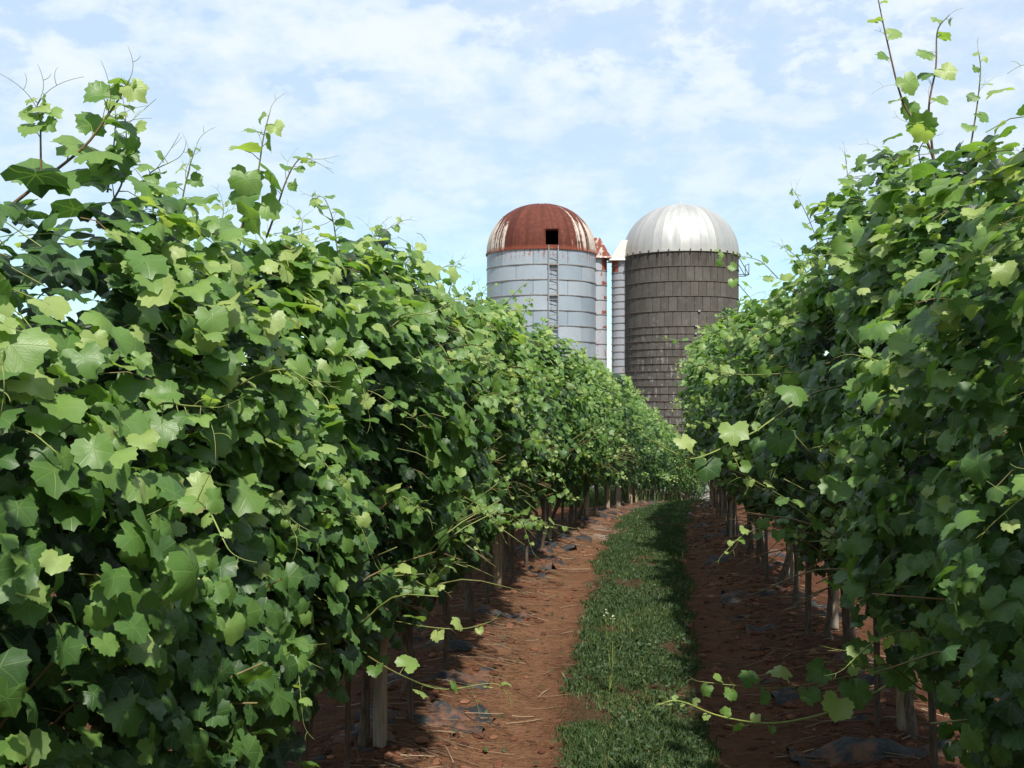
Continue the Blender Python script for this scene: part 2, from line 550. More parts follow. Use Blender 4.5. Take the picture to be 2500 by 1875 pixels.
c = nt.mix(wet, c, (0.040, 0.033, 0.027))
lowz = nt.step(z, R_TOP - 1.6, R_TOP - 6.5)
lime = nt.math('MULTIPLY', nt.step(nt.math('ADD', nt.math('MULTIPLY', st, 0.5), nt.math('MULTIPLY', nt.noise(P, 3.6, 5, 0.7), 0.5)), 0.525, 0.60), nt.math('ADD', nt.math('MULTIPLY', lowz, 0.5), 0.08))
c = nt.mix(lime, c, (0.38, 0.37, 0.36))
c = nt.mix(nt.step(z, -0.5, -3.2, 0.0, 0.6), c, (0.36, 0.35, 0.33))
principled(nt, out, c, 0.9, 0.0, 0.2, fine, 0.35, 0.02)
M_STAVE = m

m, nt, out = material('dark_metal')
geo = nt.new('ShaderNodeNewGeometry')
n1 = nt.noise(geo.outputs['Position'], 8, 4)
c = nt.ramp(n1, [(0.35, (0.045, 0.038, 0.032)), (0.65, (0.085, 0.055, 0.04))])
principled(nt, out, c, 0.6, 0.2, 0.4)
M_IRON = m

m, nt, out = material('joint_shadowless_mortar')
geo = nt.new('ShaderNodeNewGeometry')
n1 = nt.noise(geo.outputs['Position'], 4, 4)
c = nt.ramp(n1, [(0.3, (0.045, 0.038, 0.032)), (0.7, (0.07, 0.06, 0.052))])
principled(nt, out, c, 0.95, 0, 0.1)
M_CORE = m

m, nt, out = material('ladder_zinc')
geo = nt.new('ShaderNodeNewGeometry')
n1 = nt.noise(geo.outputs['Position'], 6, 4)
c = nt.ramp(n1, [(0.35, (0.20, 0.21, 0.23)), (0.7, (0.30, 0.30, 0.30))])
principled(nt, out, c, 0.6, 0.1, 0.4)
M_ZINC = m


def chute_mat(name, paint, rust_amount):
    m, nt, out = material(name)
    geo = nt.new('ShaderNodeNewGeometry')
    P = geo.outputs['Position']
    oi = nt.new('ShaderNodeObjectInfo')
    x, y, z = nt.xyz(P)
    n1 = nt.noise(nt.vec(nt.math('MULTIPLY', x, 2.2), nt.math('MULTIPLY', y, 2.2), z), 1.9, 5, 0.65)
    fine = nt.noise(P, 9, 5, 0.65)
    s = nt.math('ADD', nt.math('MULTIPLY', n1, 0.65), nt.math('MULTIPLY', fine, 0.35))
    c = nt.mix(nt.step(fine, 0.4, 0.7, 0.0, 0.3), paint, tuple(v * 0.75 for v in paint))
    c = nt.mix(nt.step(s, rust_amount, rust_amount + 0.035), c, (0.23, 0.062, 0.034))
    principled(nt, out, c, 0.5, 0.0, 0.45)
    return m


M_CHUTE_L = chute_mat('chute_paint', (0.32, 0.335, 0.365), 0.575)
M_HOOD_L = chute_mat('hood_rust', (0.50, 0.46, 0.42), 0.46)
M_CHUTE_R = chute_mat('chute_zinc', (0.27, 0.29, 0.32), 0.585)
M_HOOD_R = chute_mat('hood_white', (0.60, 0.58, 0.55), 0.9)
M_RUSTPATCH = chute_mat('rust_sheet', (0.25, 0.075, 0.045), 0.45)

m, nt, out = material('pale_concrete')
geo = nt.new('ShaderNodeNewGeometry')
n1 = nt.noise(geo.outputs['Position'], 3, 6, 0.65)
c = nt.ramp(n1, [(0.3, (0.28, 0.27, 0.26)), (0.7, (0.46, 0.45, 0.44))])
principled(nt, out, c, 0.9, 0, 0.2, n1, 0.3, 0.03)
M_CONC = m


# ------------------------------------------------------------------ ground (one sheet to the horizon)
def grow(a, step, limit, f):
    o = []
    while a < limit:
        step *= f; a += step; o.append(a)
    return o


us = list(np.arange(-2.6, 2.6001, 0.034))
us = [-v for v in grow(2.6, 0.034, 2500, 1.13)][::-1] + us + grow(2.6, 0.034, 2500, 1.13)
ys = [3.2 - v for v in grow(0, 0.05, 60, 1.10)][::-1] + [3.2]
y_, st_ = 3.2, 0.026
while y_ < 4000:
    y_ += st_; ys.append(y_)
    st_ *= 1.006 if y_ < 32 else 1.10
us = np.array(us); ys = np.array(ys)
U, Y = np.meshgrid(us, ys)
cc = CX(np.clip(Y, -20, 40)) * np.clip(1 - (np.abs(U) - 6) / 30, 0, 1)
X = U + cc
Z = ground(X, Y)
nx, ny = len(us), len(ys)
idx = np.arange(nx * ny).reshape(ny, nx)
q = np.stack([idx[:-1, :-1], idx[:-1, 1:], idx[1:, 1:], idx[1:, :-1]], -1).reshape(-1, 4)
mb = MB()
mb.add(np.stack([X, Y, Z], -1).reshape(-1, 3), None, q)
g = mb.build('ground', M_SOIL)
tag(g, kind='structure')
fx, fy = X.ravel(), Y.ravel()
c0 = CX(fy); hw = CW(fy)
edge_n = (fbm(fx * 4, fy * 4, 3, 21) - 0.5) * 0.25
dd = np.abs(fx - c0 + edge_n * 0.6)
turf = np.clip((hw - dd) / 0.10 + 0.5, 0, 1)
trackL = np.exp(-((fx - c0 + hw + 0.30) / 0.30) ** 2)
trackR = np.exp(-((fx - c0 - hw - 0.24) / 0.24) ** 2)
track = np.clip(trackL * 1.1 + trackR * 0.55, 0, 1) * (1 - turf)  # right track kept darker in colour, standing in for the vine row's shade
pale = 0.85 * np.exp(-(((fx - 1.02) / 0.16) ** 2 + ((fy - 11.2) / 0.55) ** 2)) * (fbm(fx * 6, fy * 3, 3, 4) > 0.42)
meadow = np.clip((np.hypot(fx - 3, fy - 12) - 38) / 10, 0, 1)
for nm, arr in (('track', track), ('turf', turf), ('pale', pale), ('meadow', meadow)):
    at = g.data.attributes.new(nm, 'FLOAT', 'POINT')
    at.data.foreach_set('value', arr.astype(np.float32))


# ------------------------------------------------------------------ silos
def arc_piece(r, a0, a1, z0, z1, th, seg, bulge=0.0):
    """curved plate between two angles (0 = towards the camera), its edges turned in"""
    mb = MB()
    aa = np.linspace(a0, a1, seg + 1)
    rr = r + bulge * np.sin(np.linspace(0, PI, seg + 1))
    fr = np.stack([rr * np.sin(aa), -rr * np.cos(aa)], -1)
    bk = np.stack([(r - th) * np.sin(aa), -(r - th) * np.cos(aa)], -1)
    rows = [np.c_[bk, np.full(seg + 1, z0)], np.c_[fr, np.full(seg + 1, z0)], np.c_[fr, np.full(seg + 1, z1)], np.c_[bk, np.full(seg + 1, z1)]]
    v = np.vstack(rows); n = seg + 1
    q = []
    for k in range(3):
        for i in range(seg):
            q.append((k * n + i, k * n + i + 1, (k + 1) * n + i + 1, (k + 1) * n + i))
    q.append((0, n, 2 * n, 3 * n)); q.append((n - 1, 4 * n - 1, 3 * n - 1, 2 * n - 1))
    mb.add(v, None, q)
    return mb


def ring(r, z, w, h, seg=72):
    mb = MB()
    aa = np.arange(seg) * 2 * PI / seg
    prof = [(r - 0.01, z - h / 2), (r + w, z - h / 2), (r + w, z + h / 2), (r - 0.01, z + h / 2)]
    v = np.vstack([np.stack([p * np.sin(aa), -p * np.cos(aa), np.full(seg, zz)], -1) for p, zz in prof])
    q = []
    for k in range(4):
        for i in range(seg):
            j = (i + 1) % seg
            q.append((k * seg + i, k * seg + j, ((k + 1) % 4) * seg + j, ((k + 1) % 4) * seg + i))
    mb.add(v, None, q)
    return mb


def drum(r, z0, z1, seg=72):
    mb = MB()
    aa = np.arange(seg) * 2 * PI / seg
    v = np.vstack([np.stack([r * np.sin(aa), -r * np.cos(aa), np.full(seg, zz)], -1) for zz in (z0, z1)])
    q = [(i, (i + 1) % seg, seg + (i + 1) % seg, seg + i) for i in range(seg)]
    mb.add(v, None, q)
    return mb


def gore(r, h, a0, a1, ztop, seg_a=4, seg_h=12, ridge=0.012, t1=0.96, hole=None, dent=None):
    """one dome sheet; its two edges stand up a little as a seam"""
    mb = MB()
    tt = np.linspace(0, t1 * PI / 2, seg_h + 1)
    aa = np.linspace(a0, a1, seg_a + 1)
    v = []
    for t in tt:
        for k, a in enumerate(aa):
            e = ridge if k in (0, seg_a) else 0.0
            rr = (r + e) * math.cos(t) ** 0.93
            zz = h * math.sin(t) + e
            if dent:
                rr -= dent[2] * math.exp(-((a - dent[0]) / 0.05) ** 2 - ((t - dent[1]) / 0.28) ** 2)
            v.append((rr * math.sin(a), -rr * math.cos(a), ztop + zz))
    q = []
    for i in range(seg_h):
        for k in range(seg_a):
            if hole:
                am = (aa[k] + aa[k + 1]) / 2; zm = h * math.sin((tt[i] + tt[i + 1]) / 2)
                if hole[0] < am < hole[1] and hole[2] < zm < hole[3]:
                    continue
            b = i * (seg_a + 1) + k
            q.append((b, b + 1, b + 1 + seg_a + 1, b + seg_a + 1))
    mb.add(v, None, q)
    return mb


# --- pale panelled silo with the rusted dome
sl = empty('silo', (LS[0], LS[1], SZ0))
tag(sl, 'pale silo of painted metal panels with rusted red dome and dark open hatch', 'silo')
zt = L_TOP - SZ0
drum(LR - 0.05, 0.0, zt - 0.02).build('lining', M_CORE, sl)
ROW = 0.655
nrow = int(math.ceil(zt / ROW))
pm = arc_piece(LR, 0.004, rad(36) - 0.004, 0.012, ROW - 0.012, 0.05, 7, 0.014).mesh('panel', M_PANEL, True)
pm.set_sharp_from_angle(angle=rad(35))
fm = ring(LR, 0, 0.035, 0.03).mesh('flange', M_FLANGE, False)
for k in range(nrow):
    zz = zt - (k + 1) * ROW
    if k < nrow - 1:
        f = link_obj('flange', fm, sl, (0, 0, zz))
    for j in range(10):
        o = link_obj('panel', pm, sl, (0, 0, zz))
        o.rotation_euler.z = rad(26 + 36 * j + (18 if k % 2 else 0))
ring(LR, zt + 0.02, 0.06, 0.07).build('dome_rim', M_RUST, sl, smooth=False)
LDH = 2.24
HA0, HA1, HZ0, HZ1 = rad(2.5), rad(15.5), 0.03, 0.78
NG = 22
for j in range(NG):
    a0 = 2 * PI * j / NG - PI
    a1 = a0 + 2 * PI / NG
    a0 += rad(1.0); a1 += rad(1.0)
    near_h = a1 > HA0 - 0.1 and a0 < HA1 + 0.1
    gm = gore(LR + 0.03, LDH, a0, a1, zt + 0.04, 10 if near_h else 4, 28 if near_h else 13, 0.018, 0.985, (HA0 + 0.01, HA1 - 0.01, HZ0 + 0.05, HZ1 - 0.04) if near_h else None)
    gm.build('dome_panel', M_RUST, sl)
bmb = MB()
bmb.tube([(0, 0, zt + LDH - 0.04), (0, 0, zt + LDH + 0.03)], [0.30, 0.10], 16)
bmb.build('dome_cap', M_RUST, sl)
# hatch: a frame standing out of the dome with nothing behind it
hx0, hx1 = LR * math.sin(HA0), LR * math.sin(HA1)
hy0, hy1 = -LR * 1.0 - 0.00, -LR * 0.86
hm = MB()
zb, ztp = zt + 0.04 + HZ0, zt + 0.04 + HZ1
hm.box(hx0 - 0.05, hx0, hy0, hy1, zb, ztp)
hm.box(hx1, hx1 + 0.05, hy0, hy1, zb, ztp)
hm.box(hx0 - 0.05, hx1 + 0.05, hy0, hy1 + 0.2, ztp, ztp + 0.05)
hm.box(hx0 - 0.05, hx1 + 0.05, hy0, hy1, zb - 0.05, zb)
hm.build('hatch_frame', M_RUST, sl, smooth=False)
# ladder
lx = LR * math.sin(rad(10.5)); ly = -LR * math.cos(rad(10.5)) - 0.14
lad = MB()
for s in (-1, 1):
    lad.box(lx + s * 0.20 - 0.018, lx + s * 0.20 + 0.018, ly - 0.03, ly + 0.03, 0.3, zt + 0.12)
lo = lad.build('ladder', M_ZINC, sl, smooth=False)
rm = MB(); rm.tube([(-0.18, 0, 0), (0.18, 0, 0)], 0.016, 6); rmesh = rm.mesh('rung', M_ZINC)
zz = 0.5
while zz < zt + 0.05:
    link_obj('rung', rmesh, lo, (lx, ly, zz)); zz += 0.32
bm_ = MB(); bm_.box(-0.24, 0.24, -0.02, 0.16, -0.03, 0.03); bmesh_ = bm_.mesh('bracket', M_FLANGE, False)
for k in range(1, nrow - 1, 2):
    link_obj('bracket', bmesh_, lo, (lx, ly + 0.0, zt - k * ROW - 0.03))


def chute(parent, sx, r, w, z0, z1, mat, hood_mat, seg_h, ribs, patches):
    """half-round unloading chute up one side of a silo, capped by a sloping hood"""
    ch = MB()
    # backing strip that the segments hang on
    ch.box(sx * (r - 0.10) if sx > 0 else -(r + 0.02), sx * (r + 0.02) if sx > 0 else -(r - 0.10), -0.36, 0.36, z0, z1)
    base = ch.build('chute', M_FLANGE, parent, smooth=False)
    aa = np.linspace(-PI / 2, PI / 2, 11)
    prof = np.stack([sx * (r - 0.05 + (w + 0.05) * np.cos(aa)), 0.46 * np.sin(aa)], -1)
    prof[0, 0] = prof[-1, 0] = sx * (r - 0.25)
    sm = MB()
    n = len(prof)
    for zz in (0.008, seg_h - 0.008):
        pass
    v = np.vstack([np.c_[prof, np.full(n, 0.0)], np.c_[prof * np.array([1, 1]), np.full(n, seg_h - 0.012)]])
    q = [(i, i + 1, n + i + 1, n + i) for i in range(n - 1)] if sx < 0 else [(i + 1, i, n + i, n + i + 1) for i in range(n - 1)]
    sm.add(v, None, q)
    smesh = sm.mesh('chute_segment', mat)
    rb = MB()
    pr2 = np.stack([sx * (r - 0.05 + (w + 0.05 + 0.022) * np.cos(aa)), 0.482 * np.sin(aa)], -1)
    v = np.vstack([np.c_[pr2, np.full(n, -0.016)], np.c_[pr2, np.full(n, 0.016)], np.c_[prof, np.full(n, -0.02)], np.c_[prof, np.full(n, 0.02)]])
    q = [(i, i + 1, n + i + 1, n + i) for i in range(n - 1)] + [(n + i, n + i + 1, 3 * n + i + 1, 3 * n + i) for i in range(n - 1)] + [(2 * n + i, 2 * n + i + 1, i + 1, i) for i in range(n - 1)]
    rb.add(v, None, q)
    rbmesh = rb.mesh('chute_rib', M_FLANGE, False)
    zz = z1 - seg_h
    k = 0
    while zz > z0 - seg_h:
        o = link_obj('chute_segment', smesh, base, (0, 0, zz))
        if ribs:
            link_obj('chute_rib', rbmesh, base, (0, 0, zz))
        zz -= seg_h; k += 1
    # rust patches are thin repair sheets over the segments
    for (pz0, pz1, b0, b1) in patches:
        pmb = MB()
        ab = np.linspace(b0, b1, 6)
        pp = np.stack([sx * (r - 0.05 + (w + 0.058) * np.cos(ab)), 0.468 * np.sin(ab)], -1)
        v = np.vstack([np.c_[pp, np.full(6, pz0)], np.c_[pp, np.full(6, pz1)]])
        v[:, 2] += rng.uniform(-0.03, 0.03, len(v))
        pmb.add(v, None, [(i, i + 1, 7 + i, 6 + i) for i in range(5)])
        pmb.build('repair_sheet', M_RUSTPATCH, base)
    # hood: sloping outer face, two cheeks, sill
    h = MB()
    xi, xm, xo = sx * (r - 0.35), sx * (r + 0.14), sx * (r + w + 0.12)
    ya, yb = -0.55, 0.55
    zl, zh = z1 - 0.05, z1 + 0.78
    v = [(xi, ya, zl), (xo, ya, zl), (xm, ya, zh), (xi, ya, zh), (xi, yb, zl), (xo, yb, zl), (xm, yb, zh), (xi, yb, zh),
         (xo + sx * 0.05, ya - 0.03, zl - 0.06), (xo + sx * 0.05, yb + 0.03, zl - 0.06), (xi, ya - 0.03, zl - 0.06), (xi, yb + 0.03, zl - 0.06)]
    q = [(0, 1, 2, 3), (4, 7, 6, 5), (1, 5, 6, 2), (3, 2, 6, 7), (1, 0, 10, 8), (5, 1, 8, 9), (4, 5, 9, 11), (10, 11, 9, 8)]
    h.add(v, None, q)
    h.build('hood', hood_mat, parent, smooth=False)


chute(sl, 1, LR, 0.50, 0.0, zt - 0.05, M_CHUTE_L, M_HOOD_L, ROW, True,
      [(zt - 0.72, zt - 0.22, -1.0, -0.2), (zt - 1.32, zt - 1.2, -1.0, -0.2), (zt - 2.62, zt - 2.48, -1.0, -0.3), (zt - 1.95, zt - 1.86, -0.8, -0.2), (zt - 3.26, zt - 3.18, -0.9, -0.3)])

# --- dark stave silo with the bright metal dome
sr = empty('silo', (RS[0], RS[1], SZ0))
tag(sr, 'dark concrete stave silo with bright silver ribbed dome and lime stains', 'silo')
zt = R_TOP - SZ0
drum(RR - 0.03, 0.0, zt - 0.02).build('core_wall', M_CORE, sr)
SROW = 0.64; NS = 44
nrow = int(math.ceil(zt / SROW))
smesh = arc_piece(RR, 0.0035, 2 * PI / NS - 0.0035, 0.006, SROW - 0.006, 0.035, 3, 0.006).mesh('stave', M_STAVE, True)
smesh.set_sharp_from_angle(angle=rad(35))
rest = MB()
placed = 0
for k in range(nrow):
    zz = zt - (k + 1) * SROW
    for j in range(NS):
        a = 2 * PI * (j + (0.5 if k % 2 else 0)) / NS
        am = (a + PI / NS + PI) % (2 * PI) - PI
        if abs(am) < rad(86) and placed < 300 and zz + SROW > 0:
            o = link_obj('stave', smesh, sr, (0, 0, zz)); o.rotation_euler.z = a
            placed += 1
        else:
            p = arc_piece(RR, a + 0.0035, a + 2 * PI / NS - 0.0035, zz + 0.006, zz + SROW - 0.006, 0.035, 2)
            rest.add(p.v[0], None, p.q[0])
ro = rest.build('rear_staves', M_STAVE, sr, smooth=False)
ro['kind'] = 'stuff'
hm_ = MB()
aa = np.linspace(0, 2 * PI, 73)
hm_.tube(np.stack([(RR + 0.012) * np.sin(aa), -(RR + 0.012) * np.cos(aa), 0 * aa], -1), 0.020, 4, cap=False)
hmesh = hm_.mesh('hoop', M_IRON)
lug = MB(); lug.box(-0.05, 0.05, -0.05, 0.02, -0.035, 0.035); lmesh = lug.mesh('lug', M_ZINC, False)
zz = zt - SROW; k = 0
while zz > 0.2:
    o = link_obj('hoop', hmesh, sr, (0, 0, zz))
    if k > 2:
        a = rad(8 + 3 * math.sin(k))
        l_ = link_obj('lug', lmesh, o, ((RR + 0.02) * math.sin(a), -(RR + 0.02) * math.cos(a), 0)); l_.rotation_euler.z = a
    zz -= SROW if k < 4 else SROW / 2
    k += 1
ring(RR, zt + 0.02, 0.05, 0.06).build('dome_rim', M_GALV, sr, smooth=False)
RDH = 2.33
NG = 40
for j in range(NG):
    a0 = 2 * PI * j / NG - PI
    gore(RR + 0.03, RDH, a0, a0 + 2 * PI / NG, zt + 0.04, 4, 14, 0.009, 0.805, None, (rad(-17), 0.30, 0.05) if abs(a0 - rad(-17)) < 0.25 else None).build('dome_panel', M_GALV, sr)
cap = MB()
aa = np.arange(40) * 2 * PI / 40
zc_ = zt + 0.04 + RDH * math.sin(0.805 * PI / 2)
rc = 0.90
v = np.vstack([np.stack([rc * np.sin(aa), -rc * np.cos(aa), np.full(40, zc_ - 0.03)], -1), np.stack([0.05 * np.sin(aa), -0.05 * np.cos(aa), np.full(40, zc_ + 0.21)], -1), [[0, 0, zc_ + 0.27]]])
cap.add(v, [(40 + i, 40 + (i + 1) % 40, 80) for i in range(40)], [(i, (i + 1) % 40, 40 + (i + 1) % 40, 40 + i) for i in range(40)])
cap.build('dome_cap', M_GALV, sr, smooth=False)
clip = MB(); clip.box(-0.02, 0.02, -0.03, 0.02, -0.06, 0.06); cmesh = clip.mesh('rim_clip', M_IRON, False)
for j in range(36):
    a = 2 * PI * j / 36
    o = link_obj('rim_clip', cmesh, sr, ((RR + 0.07) * math.sin(a), -(RR + 0.07) * math.cos(a), zt + 0.02)); o.rotation_euler.z = a
chute(sr, -1, RR, 0.52, 0.0, zt - 0.05, M_CHUTE_R, M_HOOD_R, SROW / 2, True, [(zt - 0.66, zt - 0.12, -1.0, -0.1)])
pf = MB()
bx = RR + 0.02
for yy in (-0.35, 0.35):
    pf.tube([(bx, yy, zt - 0.05), (bx + 0.42, yy, zt - 0.78)], 0.016, 4)
    pf.tube([(bx + 0.42, yy, zt - 0.30), (bx + 0.42, yy, zt - 0.78)], 0.016, 4)
    pf.tube([(bx - 0.02, yy, zt - 0.78), (bx + 0.44, yy, zt - 0.78)], 0.018, 4)
pf.tube([(bx + 0.42, -0.35, zt - 0.78), (bx + 0.42, 0.35, zt - 0.78)], 0.018, 4)
pf.tube([(bx + 0.42, -0.35, zt - 0.30), (bx + 0.42, 0.35, zt - 0.30)], 0.014, 4)
pf.build('side_platform', M_IRON, sr)
# --- concrete apron round the foot of the silos
ap = MB()
aa = np.arange(48) * 2 * PI / 48
v = np.vstack([np.stack([RS[0] + 4.2 * np.sin(aa), RS[1] - 4.2 * np.cos(aa), np.full(48, z)], -1) for z in (-4.2, -3.62)] + [[[RS[0], RS[1], -3.62]]])
ap.add(v, [(48 + i, 48 + (i + 1) % 48, 96) for i in range(48)], [(i, (i + 1) % 48, 48 + (i + 1) % 48, 48 + i) for i in range(48)])
tag(ap.build('silo_apron', M_CONC, smooth=False), kind='structure')


# ------------------------------------------------------------------ leaves
OUT_D = [0, 12, 26, 48, 66, 82, 104, 128, 150, 168, 180]
OUT_R = [0.98, 0.90, 0.76, 0.93, 0.90, 0.79, 0.86, 0.90, 0.80, 0.50, 0.06]


def leaf_shape(n_out, n_mid, sd):
    r_ = np.random.default_rng(sd)
    th = (np.arange(n_out) + 0.5) / n_out * 2 * PI - PI if n_mid else (np.arange(n_out) / n_out * 2 * PI - PI)
    depth = r_.uniform(0.75, 1.35)
    base = np.interp(np.abs(np.degrees(th)), OUT_D, OUT_R)
    base = 0.8 + (base - 0.8) * np.where(np.abs(np.degrees(th)) < 150, depth, 1.0)
    base *= 1 + 0.10 * np.sin(th + r_.uniform(0, 6)) * 0.6
    ser = np.where(np.arange(n_out) % 2 == 0, 0.055, -0.045) if n_mid else 0.0
    rr = base + ser + r_.uniform(-0.03, 0.03, n_out)
    fold = r_.uniform(0.0, 0.58); droop = r_.uniform(0.08, 0.52); wav = r_.uniform(0.04, 0.14); ph = r_.uniform(0, 6)
    tip = r_.uniform(-0.1, 0.30)

    def pt(t, r, k):
        x = r * np.sin(t); y = r * np.cos(t)
        z = fold * np.abs(x) - droop * r ** 2 + wav * np.sin(4 * t + ph) * r - tip * np.clip(y, 0, 2) ** 2
        return np.stack([x, y, z], -1)
    o = pt(th, rr, 1)
    if n_mid:
        tm = (np.arange(n_mid) + 0.5) / n_mid * 2 * PI - PI
        rm_ = np.interp(np.abs(np.degrees(tm)), OUT_D, OUT_R) * 0.55
        mid = pt(tm, rm_, 1)
        v = np.vstack([[[0, 0, 0]], mid, o])
        t = []
        per = n_out // n_mid
        for i in range(n_mid):
            j = (i + 1) % n_mid
            t.append((0, 1 + j, 1 + i))
            b = 1 + n_mid
            s = i * per + per // 2
            for k in range(per):
                t.append((1 + i if k < per - 0 else 1 + j, b + (s + k + 1) % n_out, b + (s + k) % n_out))
            t.append((1 + i, 1 + j, b + (s + per) % n_out))
        # flip to face +z
        t = [(a, c_, b_) for a, b_, c_ in t]
        tt = []
        for a, b_, c_ in t:
            nz = np.cross(v[b_][:2] - v[a][:2], v[c_][:2] - v[a][:2])
            tt.append((a, b_, c_) if nz > 0 else (a, c_, b_))
        t = np.array(tt)
    else:
        v = np.vstack([[[0, 0, 0]], o])
        t = []
        for i in range(n_out):
            a, b_ = 1 + i, 1 + (i + 1) % n_out
            t.append((0, b_, a))
        t = np.array(t)
    v = v - np.array([0, 0, 0])
    return v, t


SH = {0: [leaf_shape(30, 10, 100 + i) for i in range(12)],
      1: [leaf_shape(15, 5, 200 + i) for i in range(10)],
      2: [leaf_shape(11, 0, 300 + i) for i in range(8)]}
TINTS = [0.08, 0.28, 0.46, 0.64, 0.86]
LEAF_MESH = {}
for si, (v, t) in enumerate(SH[0]):
    for ti, tv in enumerate(TINTS):
        b = MB(); b.add(v, t, None, tv, v[:, :2])
        LEAF_MESH[(si, ti)] = b.mesh('leaf', M_LEAF, True, True)


def frames(N, T):
    N = N / (np.linalg.norm(N, axis=1)[:, None] + 1e-9)
    T = T - (T * N).sum(1)[:, None] * N
    T /= np.linalg.norm(T, axis=1)[:, None] + 1e-9
    Xa = np.cross(T, N)
    return np.stack([Xa, T, N], -1)      # columns


def merge_leaves(mb, pos, R, size, tint, lod, r_):
    shp = SH[lod]
    which = r_.integers(0, len(shp), len(pos))
    for s, (v, t) in enumerate(shp):
        m = which == s
        k = int(m.sum())
        if not k: continue
        vv = np.einsum('nij,kj->nki', R[m], v) * size[m][:, None, None] + pos[m][:, None, :]
        off = (np.arange(k) * len(v))[:, None, None]
        tt = (t[None] + off).reshape(-1, 3)
        mb.add(vv.reshape(-1, 3), tt, None, np.repeat(tint[m], len(v)), np.tile(v[:, :2], (k, 1)))


def leaf_objects(parent, pos, R, size, tint, r_):
    """single leaves as objects of their own, sharing a few meshes"""
    for i in range(len(pos)):
        ti = int(np.argmin(np.abs(np.array(TINTS) - tint[i])))
        o = bpy.data.objects.new('leaf', LEAF_MESH[(int(r_.integers(0, 12)), ti)])
        m4 = Matrix.Identity(4)
        for a in range(3):
            for b in range(3):
                m4[a][b] = R[i][a][b] * size[i]
            m4[a][3] = pos[i][a]
        o.matrix_basis = m4
        o.parent = parent
        C.objects.link(o)


def curve_pts(ctrl, n):
    """Catmull-Rom through control points"""
    p = np.asarray(ctrl, float)
    p = np.vstack([2 * p[0] - p[1], p, 2 * p[-1] - p[-2]])
    seg = len(p) - 3
    out_ = []
    for t in np.linspace(0, seg - 1e-6, n):
        i = int(t); f = t - i
        a, b, c, d = p[i:i + 4]
        out_.append(0.5 * (2 * b + (c - a) * f + (2 * a - 5 * b + 4 * c - d) * f * f + (3 * b - a - 3 * c + d) * f ** 3))
    return np.array(out_)


def tendril(mb, p, d, length, r_, rad0=0.0009):
    """forked curling tendril"""
    d = d / np.linalg.norm(d)
    side = np.cross(d, r_.normal(size=3)); side /= np.linalg.norm(side)
    n = 8
    t = np.linspace(0, 1, n)[:, None]
    main = p + d * length * t + side * length * 0.55 * t ** 2.2
    mb.tube(main, np.linspace(rad0, rad0 * 0.5, n), 3, 0.8)
    st = main[4]
    d2 = d * 0.7 - side * 0.7
    t = np.linspace(0, 1, 6)[:, None]
    fork = st + d2 * length * 0.5 * t + side * length * 0.22 * t ** 2
    mb.tube(fork, np.linspace(rad0 * 0.8, rad0 * 0.45, 6), 3, 0.85)


CAM = np.array([0, 0, CAMZ])


